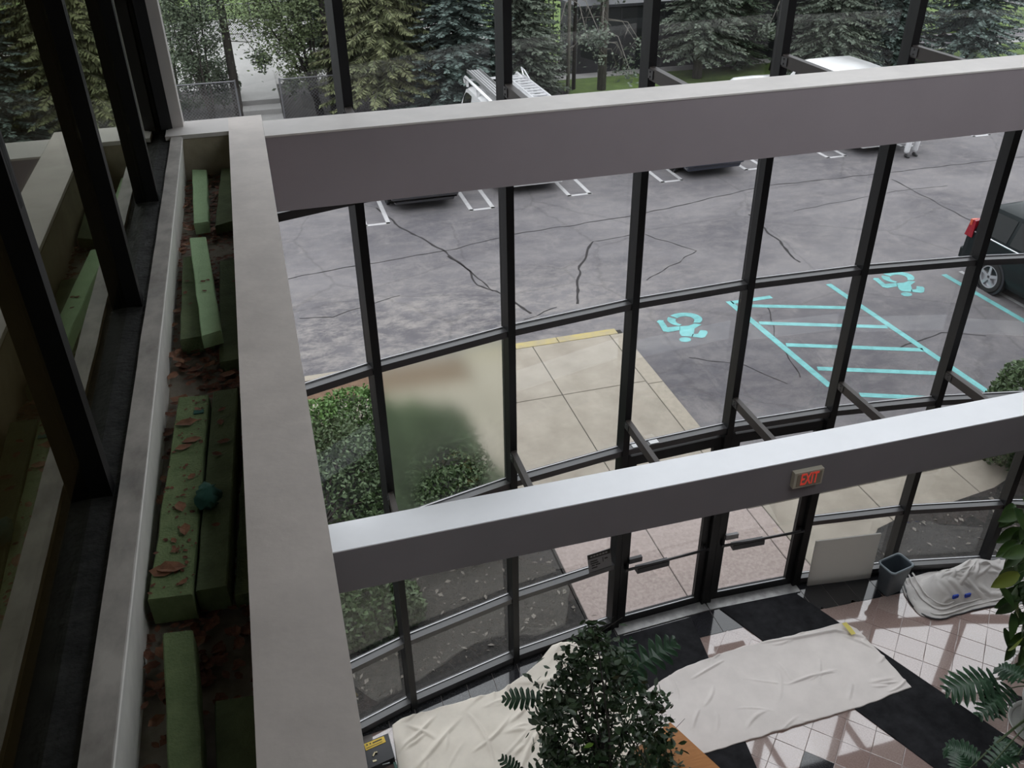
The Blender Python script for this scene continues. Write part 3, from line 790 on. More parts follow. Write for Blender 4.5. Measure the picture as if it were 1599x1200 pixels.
# painted marks on the asphalt
def ribbon(px, width, m, nm, par=ground, z=GZ + .004, jitter=0.0, taper=False):
    """flat strip through points given as ground points (Vector)"""
    pts = [Vector((p[0], p[1], z)) for p in px]
    mb = MB(); L_, R_ = [], []
    for i, p in enumerate(pts):
        d = (pts[min(i + 1, len(pts) - 1)] - pts[max(i - 1, 0)]); d.z = 0; d.normalize()
        w = width / 2 * (1 + jitter * nz(p.x * 5, p.y * 5)) * ((1 - .8 * abs(2 * i / (len(pts) - 1) - 1)) if taper else 1)
        n_ = Vector((-d.y, d.x, 0)) * w
        L_.append(p + n_); R_.append(p - n_)
    mb.grid([L_, R_])
    return mb.build(nm, m, par)
A = lambda x, y: atz(x, y, GZ)
for a, b in (((1138, 471), (1297, 604)), ((1294, 444), (1549, 617)), ((1474, 429), (1640, 525))):
    ribbon([A(*a), A(*b)], .13, M['teal'], 'aisle_line')
for a, b in (((1143, 473), (1205, 464)), ((1171, 478), (1323, 481)), ((1186, 505), (1386, 511)), ((1228, 539), (1442, 547)), ((1277, 576), (1480, 584)), ((1343, 617), (1508, 625))):
    ribbon([A(*a), A(*b)], .13, M['teal'], 'hatch_line')
ribbon([A(1500, 424), A(1660, 512)], .10, M['white_line'], 'parking_line')
# accessible symbols
c8 = lambda x, y: A(x / 13.33 + 1010, y / 13.33 + 460)
def symbol(dx, dy):
    s = MB()
    def poly(pts):
        q = [c8(*p) for p in pts]
        s.add([(p.x + dx, p.y + dy, GZ + .005) for p in q], [tuple(range(len(q)))])
    def ring(a0, a1, n_=20):
        o_, i_ = [], []
        for k_ in range(n_ + 1):
            a = a0 + (a1 - a0) * k_ / n_
            o_.append(c8(795 + 365 * math.cos(a), 525 + 140 * math.sin(a))); i_.append(c8(800 + 195 * math.cos(a), 548 + 88 * math.sin(a)))
        s.grid([[(p.x + dx, p.y + dy, GZ + .005) for p in o_], [(p.x + dx, p.y + dy, GZ + .005) for p in i_]])
    ring(-2.55, .52); ring(1.9, 3.5)
    poly([(690, 670), (880, 655), (1000, 610), (1145, 630), (1000, 715), (985, 820), (960, 885), (730, 870), (690, 820)])
    poly([(700, 665), (700, 745), (450, 790), (345, 770), (250, 600), (350, 560), (440, 690)])
    poly([(250, 600), (212, 575), (250, 540), (360, 545), (350, 560)])
    poly([(960, 830), (1070, 825), (1120, 745), (1250, 760), (1275, 800), (1220, 890), (1150, 910), (940, 885)])
    hc = [(805 + 125 * math.cos(a), 945 + 50 * math.sin(a)) for a in [2 * PI * k_ / 16 for k_ in range(16)]]
    poly(hc)
    s.build('accessible_symbol', M['teal'], ground)
symbol(0, 0)
h1, h2 = A(1070.4, 530.9), A(1416, 460)
symbol(h2.x - h1.x, h2.y - h1.y)
# white hairpin bay marks
hx = [2.36] + [5.14, 7.90, 10.71, 13.41, 16.22, 18.95, 21.7]
for x in hx:
    y0 = 21.15 + (x - 5) * .08
    s = [(x - .29, 26.8), (x - .29, y0)], [(x - .34, y0 + .04), (x + .34, y0 + .04)], [(x + .29, y0), (x + .29, 26.8)]
    for seg in s: ribbon(seg, .11, M['white_line'], 'bay_line')
# long cracks, following the photograph's cracks on the ground plane
def crack(pts, w=.03):
    q = [A(*p) for p in pts]; out = []
    for a, b in zip(q, q[1:]):
        n_ = max(3, int((b - a).length / .15))
        for i in range(n_):
            p = a.lerp(b, i / n_); out.append((p.x + .07 * nz(p.x * 2.2, p.y * 2.2, 3), p.y + .07 * nz(p.x * 2.2, p.y * 2.2, 9)))
    out.append((q[-1].x, q[-1].y))
    ribbon(out, w, M['crack'], 'crack', z=GZ + .003, jitter=.9)
crack([(450, 435), (540, 418), (690, 393), (800, 367), (1000, 335), (1200, 290), (1370, 272), (1599, 245)], .035)
crack([(590, 325), (625, 355), (690, 390), (735, 425), (745, 445), (775, 455), (830, 490)], .05)
crack([(700, 400), (755, 440), (770, 455)], .03)
crack([(925, 378), (905, 420), (902, 475)], .05)
crack([(925, 378), (1000, 365), (1050, 380), (1088, 392), (1040, 420), (1010, 438)], .028)
crack([(470, 497), (520, 495), (580, 475), (625, 462)], .025)
crack([(1170, 335), (1225, 385), (1240, 405), (1250, 410)], .05)
crack([(1392, 280), (1450, 310), (1530, 352), (1620, 378)], .03)
crack([(1240, 330), (1390, 300), (1480, 290)], .02)
crack([(1200, 480), (1215, 530), (1250, 590)], .02)
crack([(1400, 545), (1470, 520), (1540, 525)], .025)
crack([(820, 500), (845, 490), (870, 480)], .03)
crack([(1075, 560), (1160, 570), (1230, 600)], .02)

# lot edge, lawn strips, far pavement, steps
mb = MB(); mb.box(-30, 60, 27.2, 27.4, GZ, .05); struct(mb.build('kerb', M['kerb']), 'kerb along the far edge of the car park')
mb = MB(); mb.box(-30, 11, 27.4, 36.5, GZ, -.02); struct(mb.build('ground_woodland', M['mulch']), 'dark mulch under the trees beyond the car park')
mb = MB(); mb.box(11, 45, 27.4, 33.35, GZ, .0); struct(mb.build('lawn', M['grass']), 'green lawn strip beneath the trees in front of the dark shed')
mb = MB(); mb.box(11, 45, 33.35, 34.1, GZ, .01); struct(mb.build('path', M['far_road']), 'grey path along the foot of the dark shed')
mb = MB(); mb.box(-40, 11.5, 36.5, 52, GZ, -.03); struct(mb.build('road', M['far_road']), 'pale far pavement seen through the trees')
mb = MB(); mb.box(-40, 70, 52, 90, GZ, -.02); struct(mb.build('lawn', M['grass']), 'bright green lawn beyond the far pavement')
mb = MB(); mb.box(11.5, 40, 36.5, 46, GZ, -.03); mb.box(11.5, 60, 46, 52, GZ, -.03)
struct(mb.build('lawn', M['grass']), 'green lawn behind the dark shed')
stp = empty('stair', (.1, 32, 0)); struct(stp, 'pale concrete steps leading up to the far pavement between the fences')
for i in range(3):
    mb = MB(); mb.bbox(-.58, .72, 30.9 + i * .75, 33.2 + .5 * i + 2.5, GZ, .10 + i * .16, .01); mb.build('step', M['far_road'], stp)
for i in range(3):
    mb = MB(); mb.box(-.50, .70, 35.8 + i * 1.0, 36.8 + i * 1.0, GZ, .40); mb.build('landing', M['far_road'], stp)
#__PART2__
# ================================================================== TREES AND SHRUBS
def tree_root(name, x, y, label, cat='tree', group=None, z=-.03):
    return tag(empty(name, (x, y, z)), label, cat, group)
def strips(P0, P1, W0, up):
    """quads from arrays: base points, tip points, half widths, side vectors -> verts, faces"""
    side = np.cross(P1 - P0, up); ln = np.linalg.norm(side, axis=1, keepdims=True); side = side / np.maximum(ln, 1e-6) * W0[:, None]
    mid = P0 * .45 + P1 * .55
    V = np.stack([P0, mid + side, P1, mid - side], 1).reshape(-1, 3)
    F = np.arange(len(V)).reshape(-1, 4)
    return V, F
def conifer(name, x, y, h, r0, m, label, seed, first=.4, droop=.35, trunk_r=.16, dens=1.35, bark='bark_dark', group=None, hang=.5, twl=.34, lean=0.0, ztop_dense=None, tw=.042):
    r_ = np.random.default_rng(seed)
    root = tree_root(name, x, y, label, 'tree', group)
    t = MB(); t.tube([(x, y, -.1), (x + lean * .3, y, h * .3), (x + lean, y, h)], [trunk_r, trunk_r * .75, .02], 8); t.build('trunk', M[bark], root, smooth=True)
    br = MB(); P0s, P1s, Ws = [], [], []
    z = first
    while z < h - .2:
        f = 1 - (z - first) / (h - first); Lr = r0 * (f ** .85) * 1.0 + .12
        nb = int((7 + 4 * f) * dens)
        a0 = r_.uniform(0, 6.28)
        for b in range(nb):
            a = a0 + 6.283 * b / nb + r_.uniform(-.25, .25); L_ = Lr * r_.uniform(.72, 1.12)
            dirv = np.array([math.cos(a), math.sin(a), 0]); z0 = z + r_.uniform(-.12, .12)
            ns = max(5, int(L_ / .085 * dens))
            tt = np.linspace(.12, 1, ns)
            zz = z0 + L_ * (.10 * tt - droop * tt ** 1.6 + .12 * tt ** 4)
            pts = np.stack([x + lean * z / h + dirv[0] * L_ * tt, y + dirv[1] * L_ * tt, zz], 1)
            pts += r_.normal(0, .012, pts.shape)
            if z < 5.2: br.tube([tuple(pts[0] - dirv * .12 * L_), tuple(pts[ns // 2]), tuple(pts[-1])], [.022, .014, .005], 3, cap=False)
            per = np.array([-dirv[1], dirv[0], 0])
            for s_ in (-1, 1, 0):
                k = ns if s_ else ns // 2
                idx = np.arange(ns) if s_ else r_.integers(0, ns, k)
                p0 = pts[idx]; tl = (twl * (1.12 - tt[idx]) * min(1, L_) + .07) * r_.uniform(.6, 1.25, k)
                dv = (per[None] * s_ * .85 + dirv[None] * r_.uniform(.35, .9, (k, 1)))
                dv[:, 2] = -hang * r_.uniform(.3, 1.3, k) + .15
                dv /= np.linalg.norm(dv, axis=1, keepdims=True)
                P0s.append(p0); P1s.append(p0 + dv * tl[:, None]); Ws.append(np.full(k, tw) * r_.uniform(.55, 1.2, k))
        z += .30 / dens * (1 + .2 * r_.uniform(-1, 1))
    P0, P1, W0 = np.concatenate(P0s), np.concatenate(P1s), np.concatenate(Ws)
    up = np.tile(np.array([[.15, .1, 1.]]), (len(P0), 1)) + r_.normal(0, .45, (len(P0), 3))
    V, F = strips(P0, P1, W0, up)
    if br.v: br.build('branches', M[bark], root)
    np_mesh('needles', V, F, M[m], root)
    return root
def leaves_np(C, size, r_, flat=.5):
    n_ = len(C)
    d = r_.normal(0, 1, (n_, 3)); d[:, 2] *= flat; d /= np.linalg.norm(d, axis=1, keepdims=True)
    e = r_.normal(0, 1, (n_, 3)); e -= d * (e * d).sum(1, keepdims=True); e /= np.linalg.norm(e, axis=1, keepdims=True)
    s_ = size * r_.uniform(.65, 1.3, (n_, 1))
    V = np.stack([C - d * s_, C + e * s_ * .5, C + d * s_, C - e * s_ * .5], 1).reshape(-1, 3)
    return V, np.arange(n_ * 4).reshape(-1, 4)
def broadleaf(name, x, y, stems, m, label, seed, leaf=.055, n=6000, bark='bark', clusters=None, group=None, spread=.55, trunk_r=.07):
    """stems: list of (dx, dy, height) tips; clusters: extra leaf cluster centres (dx, dy, z, radius)"""
    r_ = np.random.default_rng(seed)
    root = tree_root(name, x, y, label, 'tree', group)
    tips = []
    for i, (dx, dy, h) in enumerate(stems):
        mb = MB(); pts = []
        bx_, by_ = (r_.uniform(-.1, .1), r_.uniform(-.1, .1)) if len(stems) > 1 else (0, 0)
        for k in range(7):
            t = k / 6; pts.append((x + bx_ + dx * t ** 1.15 + .05 * math.sin(5 * t + i), y + by_ + dy * t ** 1.15, -.1 + h * t))
        mb.tube(pts, [trunk_r * (1 - .75 * k / 6) for k in range(7)], 7)
        for k in range(2, 7):
            for q in range(3):
                a = r_.uniform(0, 6.28); p = Vector(pts[k]); L_ = spread * r_.uniform(.6, 1.3)
                e = p + Vector((math.cos(a) * L_, math.sin(a) * L_, L_ * r_.uniform(-.1, .6)))
                mb.tube([p, p.lerp(e, .5) + Vector((0, 0, .06)), e], [.018, .012, .004], 3, cap=False); tips += [e, p.lerp(e, .6)]
        mb.build('stem' if len(stems) > 1 else 'trunk', M[bark], root, smooth=True)
    cl = [(t.x, t.y, t.z, spread * .42) for t in tips] + [(x + a, y + b, c, d) for a, b, c, d in (clusters or [])]
    wts = np.array([c[3] ** 2 for c in cl]); wts /= wts.sum()
    idx = r_.choice(len(cl), n, p=wts); CC = np.array(cl)[idx]
    C = CC[:, :3] + r_.normal(0, .55, (n, 3)) * CC[:, 3:4]
    V, F = leaves_np(C, leaf, r_)
    f = np_mesh('foliage', V, F, M[m], root)
    return root
conifer('spruce', 6.6, 30.2, 9.5, 2.35, 'spruce_blue', 'blue-green spruce with drooping skirts behind the ladder van', 11, first=.25, droop=.30, dens=1.6, hang=.35, twl=.36)
conifer('cedar', 4.15, 30.6, 8.5, 2.3, 'spruce_yellow', 'yellow-green conifer with feathery hanging sprays beside the blue spruce', 12, first=1.3, droop=.42, hang=.9, twl=.5, bark='bark', trunk_r=.13, tw=.035, dens=1.7)
conifer('spruce', 9.0, 30.4, 8.5, 1.55, 'spruce_grey', 'grey-green spruce above the ladder rack, right of the blue spruce', 13, first=.3, droop=.35, hang=.6)
conifer('spruce', 9.6, 33.0, 10, 1.7, 'spruce_dark', 'dark green spruce standing behind the grey-green one over the van', 14, first=.6, droop=.3)
conifer('spruce', 16.5, 32.0, 9, 1.75, 'spruce_grey', 'grey-green spruce in front of the dark shed, left of the leaning trunk', 15, first=1.15, droop=.4, hang=.7, trunk_r=.2, bark='bark')
conifer('spruce', 18.6, 33.0, 9, 1.5, 'spruce_dark', 'dark spruce close to the shed wall beside the leaning trunk', 16, first=.5, droop=.35)
conifer('spruce', 21.6, 31.2, 9.5, 1.9, 'spruce_grey', 'grey-green spruce behind the white vehicle roof', 17, first=.4, droop=.4, hang=.7)
conifer('spruce', 24.6, 31.6, 9.5, 2.0, 'spruce_blue', 'bluish spruce right of the white vehicle roof, in front of the far walk', 18, first=.5, droop=.4)
conifer('spruce', 27.5, 30.5, 9.5, 2.2, 'spruce_blue', 'bluish spruce at the far right corner of the upper glazing', 19, first=.8, droop=.35)
conifer('pine', 2.9, 35.0, 10, 1.6, 'spruce_dark', 'dark pine standing behind the yellow-green conifer', 20, first=1.6, droop=.25, bark='bark_dark', trunk_r=.2)
def bare_trunk(name, x, y, h, r, label, bark, seed, lean=0.0, twigs=10, crown=None, ncrown=2600, rcrown=.7):
    r_ = random.Random(seed); root = tree_root(name, x, y, label)
    mb = MB(); mb.tube([(x, y, -.1), (x + lean * .4, y, h * .4), (x + lean, y, h)], [r, r * .85, r * .5], 10); mb.build('trunk', M[bark], root, smooth=True)
    b = MB(); q = []
    for i in range(twigs):
        z = r_.uniform(1.4, 4.6); a = r_.uniform(0, 6.28); L_ = r_.uniform(.8, 2.0); p = Vector((x + lean * z / h, y, z)); d = Vector((math.cos(a), math.sin(a), 0))
        p1 = p + d * L_ * .5 + Vector((0, 0, -.1)); p2 = p + d * L_ + Vector((0, 0, -.75 * L_))
        b.tube([p, p1, p2], [.022, .016, .006], 4, cap=False); q.append(p2)
        for _ in range(4):
            o_ = p1.lerp(p2, r_.random()); b.tube([o_, o_ + Vector((r_.uniform(-.3, .3), r_.uniform(-.3, .3), -r_.uniform(.1, .45)))], [.009, .003], 3, cap=False)
    if twigs: b.build('dead_branches', M['bark_pale'], root)
    rn = np.random.default_rng(seed); n_ = ncrown
    zc = rn.uniform(h * .55, h, n_); a = rn.uniform(0, 6.28, n_); rr = rn.uniform(.1, rcrown, n_)
    C = np.stack([x + lean * .8 + rr * np.cos(a), y + rr * np.sin(a), zc - rr * .25], 1)
    if q:
        qi = rn.integers(0, len(q), 700); C2 = np.array([list(v) for v in q])[qi] + rn.normal(0, .17, (700, 3)); C = np.concatenate([C, C2])
    V, F = leaves_np(C, .075, rn); np_mesh('foliage', V, F, M[crown or 'spruce_grey'], root)
    return root
bare_trunk('pine', 12.36, 31.5, 8, .17, 'grey pine trunk with dead drooping branches before the dark shed', 'bark', 31, twigs=16)
bare_trunk('pine', 11.0, 31.4, 8, .07, 'slender pale trunk just left of the dark shed', 'bark_pale', 32, twigs=5, ncrown=1500, rcrown=.6)
bare_trunk('pine', 11.4, 31.9, 8, .075, 'slender dark trunk close beside the pale one at the shed corner', 'bark_dark', 33, twigs=3, ncrown=1500, rcrown=.6)
bare_trunk('pine', 19.9, 32.2, 8, .17, 'dark leaning trunk beside the gap of lawn past the shed', 'bark_dark', 34, lean=1.4, twigs=3)
bare_trunk('pine', 23.3, 32.4, 8, .16, 'dark upright trunk behind the white vehicle roof', 'bark_dark', 35, twigs=4)
bare_trunk('maple', -.71, 32.2, 8, .155, 'tall straight grey trunk between the fence and the pale steps', 'bark', 36, twigs=2, crown='leaf_grey')
for i, (px_, lab) in enumerate(((10.55, 'leftmost thin pole trunk over the van ladder'), (10.75, 'middle thin pole trunk over the van ladder'), (10.93, 'third thin pole trunk over the van ladder, nearest the pale trunk'))):
    bare_trunk('sapling', px_ + .4, 34.2, 7, .028, lab, 'bark_dark', 40 + i, twigs=0, ncrown=500, rcrown=.35)
broadleaf('serviceberry', 2.0, 31.4, [(-1.5, .1, 4.6), (-1.15, -.2, 4.9), (-.75, .2, 5.2), (-.4, -.1, 5.4), (-.15, .2, 5.5), (.1, -.2, 5.5), (-1.8, -.1, 4.0)], 'leaf_olive',
          'many-stemmed small tree fanning leftwards from behind the planter corner', 51, n=13000, trunk_r=.06, bark='bark_dark', clusters=[(-.9, -.3, 3.6, 1.0), (.4, -.2, 3.7, .8), (-2.0, 0, 3.7, .8), (-.2, -.3, 3.0, .6), (-1.5, -.3, 2.4, .7), (-1.0, -.3, 3.2, .8), (-.2, 0, 4.0, .9), (-1.7, 0, 3.3, .8), (-1.1, -.4, 2.2, .45)])
bare_trunk('maple', 2.52, 31.2, 8, .20, 'thick dark trunk beside the first far mullion', 'bark_dark', 37, twigs=0, crown='spruce_yellow')
broadleaf('hawthorn', -1.7, 31.9, [(-.5, 0, 4.6), (.4, .1, 4.8), (-.9, .1, 4.2), (0, 0, 5)], 'leaf_grey', 'sparse grey-leaved small tree above the chain-link fence', 52, n=11000, trunk_r=.05,
          clusters=[(-.9, -.2, 2.4, .8), (.2, -.2, 3.2, .9), (0, 0, 4.2, 1.0), (1.0, 0, 4.0, .8), (-.3, 0, 2.9, .8), (.5, 0, 3.6, .8), (-.8, 0, 3.6, .8), (.4, -.2, 2.2, .4)])
broadleaf('maple', -2.9, 34.4, [(-.4, 0, 5), (.5, .3, 5.2)], 'leaf_lime', 'light green young tree in the far upper corner behind the fence', 53, n=4000, trunk_r=.06)
broadleaf('maple', 13.8, 36.2, [(-.4, 0, 6), (.5, .3, 6.2)], 'leaf_olive', 'leafy tree rising behind the dark shed', 54, n=5000, trunk_r=.09, clusters=[(0, 0, 5.2, 1.2)])
broadleaf('maple', 29.5, 34.5, [(-.4, 0, 6), (.6, .3, 6.2), (-1, 0, 5)], 'leaf_grey', 'hazy grey-green tree beyond the right end of the shed', 55, n=5000, trunk_r=.09, clusters=[(0, 0, 4.2, 1.5), (-1.5, 0, 3.0, 1)])
def bush(name, blobs, n, mats, label, seed, leaf=.034, z=.0, cat='shrub', shell=True):
    r_ = np.random.default_rng(seed); root = tag(empty(name, (blobs[0][0], blobs[0][1], z)), label, cat)
    st = MB()
    for (cx, cy, cz, rx, ry, rz) in blobs:
        for k in range(9):
            a = 6.28 * k / 9; st.tube([(cx, cy, z - .03), (cx + .35 * rx * math.cos(a), cy + .35 * ry * math.sin(a), cz), (cx + .75 * rx * math.cos(a), cy + .75 * ry * math.sin(a), cz + .5 * rz)], [.018, .012, .005], 4, cap=False)
    st.build('stems', M['twig'], root)
    Cs = []; w = np.array([b[3] * b[4] for b in blobs]); w = w / w.sum()
    for b, ww in zip(blobs, w):
        k = int(n * ww); d = r_.normal(0, 1, (k, 3)); d /= np.linalg.norm(d, axis=1, keepdims=True)
        bump = np.array([1 + .16 * nz(v[0] * 2.4 + b[0], v[1] * 2.4, v[2] * 2.4) for v in d]); rad = (1 - np.abs(r_.normal(0, .10, k))) * bump
        Cs.append(np.array(b[:3]) + d * rad[:, None] * np.array(b[3:]))
    C = np.concatenate(Cs); C = C[C[:, 2] > z + .03]
    V, F = leaves_np(C, leaf, r_, .8)
    np_mesh('foliage', V, F, M[mats], root)
    return root
bush('shrub', [(-.15, 9.7, .62, 1.15, 1.6, .72), (.75, 10.9, .45, .8, 1.1, .62)], 15000, 'shrub', 'big rounded green shrub on the left, against the planter edge', 61)
bush('shrub', [(1.62, 10.35, .40, .80, 1.25, .62), (1.75, 9.2, .32, .9, .8, .5)], 13000, 'shrub', 'green shrub behind the soapy smear, next to the entry walk', 62)
bush('shrub', [(.35, 7.75, .28, .62, .5, .42)], 4200, 'shrub', 'low pale-tipped shrub close to the glass below the lower beam', 63, leaf=.045)
bush('hedge', [(-.35, 11.15, .66, .95, .42, .60), (.62, 11.5, .58, .62, .36, .52), (1.45, 11.4, .34, .5, .3, .42)], 8000, 'shrub_new', 'bright lime hedge crest along the back of the shrub bed', 64, leaf=.038, cat='hedge')
bush('shrub', [(10.15, 8.2, .85, .75, .6, .95)], 6000, 'shrub', 'tall loose shrub at the right end of the facade bed', 65, leaf=.045)
bush('hedge', [(-2.4, 33.2, 1.0, 1.5, .5, .95), (-1.2, 33.3, .9, .7, .4, .8)], 4600, 'leaf_grey', 'loose hedge behind the chain-link fence in the far corner', 66, leaf=.06, cat='hedge')

# chain-link fence
def fence(x0, x1, y, h, label):
    f = tag(empty('fence', ((x0 + x1) / 2, y, 0)), label, 'fence')
    n_ = max(2, int((x1 - x0) / 2.2) + 1)
    for i in range(n_):
        xx = x0 + (x1 - x0) * i / (n_ - 1); mb = MB(); mb.tube([(xx, y, -.1), (xx, y, h + .04)], .03, 6); mb.build('post', M['metal_fence'], f)
    mb = MB(); mb.tube([(x0, y, h), (x1, y, h)], .024, 6); mb.build('top_rail', M['metal_fence'], f)
    w = MB(); p = .11; k = int((x1 - x0 + h) / p)
    def wire(a, b):
        a, b = Vector(a), Vector(b); d = (b - a).normalized(); s_ = Vector((-d.z, 0, d.x)) * .007
        w.add([a - s_, a + s_, b + s_, b - s_], [(0, 1, 2, 3)])
        o_ = Vector((0, .007, 0)); w.add([a - o_, a + o_, b + o_, b - o_], [(0, 1, 2, 3)])
    for i in range(k):
        for sg in (1, -1):
            xs_ = x0 - h + i * p if sg > 0 else x0 + i * p
            a, b = [xs_, 0], [xs_ + h, h]
            if sg < 0: a, b = [xs_, h], [xs_ + h, 0]; 
            dx = b[0] - a[0]
            t0 = max(0, (x0 - a[0]) / dx); t1 = min(1, (x1 - a[0]) / dx)
            if t1 <= t0: continue
            P_ = lambda t: (a[0] + dx * t, y, a[1] + (b[1] - a[1]) * t)
            wire(P_(t0), P_(t1))
    o = w.build('chain_link', M['metal_fence'], f); o['kind'] = 'stuff'
fence(-6.5, -.65, 30.6, 1.5, 'chain-link fence run left of the pale steps')
fence(.75, 5.2, 30.6, 1.45, 'chain-link fence run right of the pale steps, behind many stems')
fence(-9, 9.5, 46.5, 1.5, 'far chain-link fence across the pale pavement')

# dark shed
sh = tag(empty('shed', (17, 36, 0)), 'long low charcoal shed behind the lawn strip and trunks', 'shed')
mb = MB(); mb.box(12.3, 27.2, 34.1, 36.2, GZ, 2.42); mb.build('wall', M['shed'], sh)
mb = MB(); mb.box(12.2, 27.3, 34.0, 36.3, 2.42, 2.52); mb.build('roof', M['shed_roof'], sh)
mb = MB(); mb.box(12.29, 27.21, 34.085, 34.1, 1.55, 1.95); mb.build('reflection_band', M['shed_roof'], sh)  # lighter strip painted in for a beam's reflection across the shed
for x in (14.1, 15.9, 17.7, 19.5, 21.3, 23.1, 24.9):
    mb = MB(); mb.box(x - .03, x + .03, 34.075, 34.1, GZ, 2.42); mb.build('batten', M['shed_roof'], sh)

# ================================================================== VEHICLES
def car(name, x, y, kind, paint, label, cat, L=4.6, w=.9, rear_far=False, flip=1):
    """x, y = centre; length along Y; the tail towards -Y unless rear_far"""
    root = tag(empty(name, (x, y, GZ)), label, cat)
    if kind == 'suv': prof = [(-.5, .62, .95), (-.49, .98, 1), (-.47, 1.05, 1), (-.44, 1.62, 1), (-.40, 1.70, 1), (.02, 1.73, 1), (.08, 1.70, 1), (.21, 1.10, 1), (.46, 1.0, .96), (.49, .85, .92), (.5, .62, .88)]
    elif kind == 'van': prof = [(-.5, .7, .98), (-.495, 1.1, 1), (-.485, 1.9, 1), (-.47, 2.02, 1), (0, 2.06, 1), (.2, 2.04, 1), (.24, 1.98, 1), (.37, 1.25, 1), (.47, 1.08, .95), (.495, .9, .92), (.5, .6, .88)]
    else: prof = [(-.5, .6, .93), (-.485, .92, .97), (-.36, 1.0, 1), (-.24, 1.38, 1), (-.15, 1.44, 1), (.05, 1.45, 1), (.10, 1.42, 1), (.24, .98, 1), (.46, .86, .95), (.49, .75, .92), (.5, .55, .88)]
    belt = {'suv': 1.05, 'van': 1.22, 'car': .96}[kind]; zb = .24
    sg = -1 if rear_far else 1
    def station(t):
        for a, b in zip(prof, prof[1:]):
            if t <= b[0] + 1e-9:
                u = (t - a[0]) / (b[0] - a[0]); return a[1] + (b[1] - a[1]) * u, a[2] + (b[2] - a[2]) * u
        return prof[-1][1:]
    def section(t, off=0.0):
        top, ws = station(t); hw = w * ws; bz = min(belt, top - .05)
        up = max(0, (top - belt)); rw = hw - .05 - .24 * up * (.45 if kind == 'van' else 1)
        return [(0, zb), (hw * .9, zb), (hw, zb + .2), (hw + .01, bz - .25), (hw - .01, bz), (rw, top - .06 if up > .1 else top - .02), (rw - .10, top), (0, top + .02)]
    ts = sorted(set([p[0] for p in prof] + list(np.linspace(-.5, .5, 25))))
    rs = []
    for t in ts:
        s_ = section(t); pts = [(x + a, y + sg * t * L, GZ + b) for a, b in s_] + [(x - a, y + sg * t * L, GZ + b) for a, b in s_[-2:0:-1]]
        rs.append(pts)
    mb = MB(); mb.rings(rs, cap=True); mb.build('body', paint, root, smooth=True, sharp=.6)
    # side windows
    rng_w = {'suv': [(-.42, -.27), (-.25, -.07), (-.05, .12)], 'van': [(.10, .27)], 'car': [(-.20, -.06), (-.04, .12)]}[kind]
    for sd in (-1, 1):
        for a, b in rng_w:
            P = []
            for t in np.linspace(a, b, 5):
                s_ = section(t); q0, q1 = s_[4], s_[5]
                f = lambda u: (x + sd * (q0[0] + (q1[0] - q0[0]) * u + .012), y + sg * t * L, GZ + q0[1] + (q1[1] - q0[1]) * u)
                P.append([f(.12), f(.88)])
            m_ = MB(); m_.grid(P); m_.build('side_window', M['car_glass'], root)
        tb = [t for t in np.linspace(-.45, .2, 12)]
        m_ = MB(); m_.tube([(x + sd * (section(t)[4][0] + .004), y + sg * t * L, GZ + section(t)[4][1] + .015) for t in tb], .014, 5); m_.build('belt_strip', M['chrome'], root)
    # windscreen, rear window
    ws_ = {'suv': ((.09, .20), (-.468, -.444)), 'van': ((.245, .36), (-.486, -.474)), 'car': ((.11, .23), (-.345, -.25))}[kind]
    for nm, (a, b) in zip(('windscreen', 'rear_window'), ws_):
        P = []
        for t in np.linspace(a, b, 4):
            top = station(t)[0]; rw = section(t)[6][0]
            P.append([(x - rw * .93, y + sg * (t + (.004 if nm == 'windscreen' else -.004)) * L, GZ + top + .022), (x + rw * .93, y + sg * (t + (.004 if nm == 'windscreen' else -.004)) * L, GZ + top + .022)])
        m_ = MB(); m_.grid(P); m_.build(nm, M['car_glass'], root)
    for sd in (-1, 1):
        m_ = MB(); zt = {'suv': (.92, 1.28), 'van': (.9, 1.45), 'car': (.72, .9)}[kind]
        hw = section(-.47)[3][0]
        yy = y + sg * (-.5) * L
        m_.hexa([(x + sd * (hw - .16), yy - sg * .0, GZ + zt[0]), (x + sd * (hw + .015), yy - sg * .0, GZ + zt[0]), (x + sd * (hw + .015), yy + sg * .22, GZ + zt[0]), (x + sd * (hw - .2), yy + sg * .1, GZ + zt[0]),
                 (x + sd * (hw - .20), yy + sg * .06, GZ + zt[1]), (x + sd * (hw - .01), yy + sg * .06, GZ + zt[1]), (x + sd * (hw - .01), yy + sg * .2, GZ + zt[1]), (x + sd * (hw - .2), yy + sg * .16, GZ + zt[1])])
        lt = m_.build('tail_light', M['tail_red'], root)
        m_ = MB(); m_.box(x + sd * (hw - .12), x + sd * (hw + .005), yy + sg * .03 - .03, yy + sg * .12, GZ + zt[1] - .12, GZ + zt[1] + .005); m_.build('indicator', M['tail_orange'], lt)
        m_ = MB(); yy2 = y + sg * .49 * L; m_.box(x + sd * w * .55 - .12, x + sd * w * .55 + .12, yy2 - .05, yy2 + .05, GZ + .62, GZ + .78); m_.build('headlight', M['lamp_clear'], root)
        m_ = MB(); m_.box(x + sd * (w + .02), x + sd * (w + .16), y + sg * .16 * L - .06, y + sg * .16 * L + .06, GZ + belt, GZ + belt + .14); m_.build('mirror', paint, root)
    m_ = MB(); yy = y - sg * .5 * L; m_.bbox(x - w * .97, x + w * .97, yy - .09, yy + .09, GZ + .36, GZ + .62, .03); m_.build('rear_bumper', paint if kind != 'van' else M['plastic_black'], root)
    m_ = MB(); yy = y + sg * .5 * L; m_.bbox(x - w * .92, x + w * .92, yy - .09, yy + .06, GZ + .34, GZ + .58, .03); m_.build('front_bumper', paint, root)
    R_ = .34
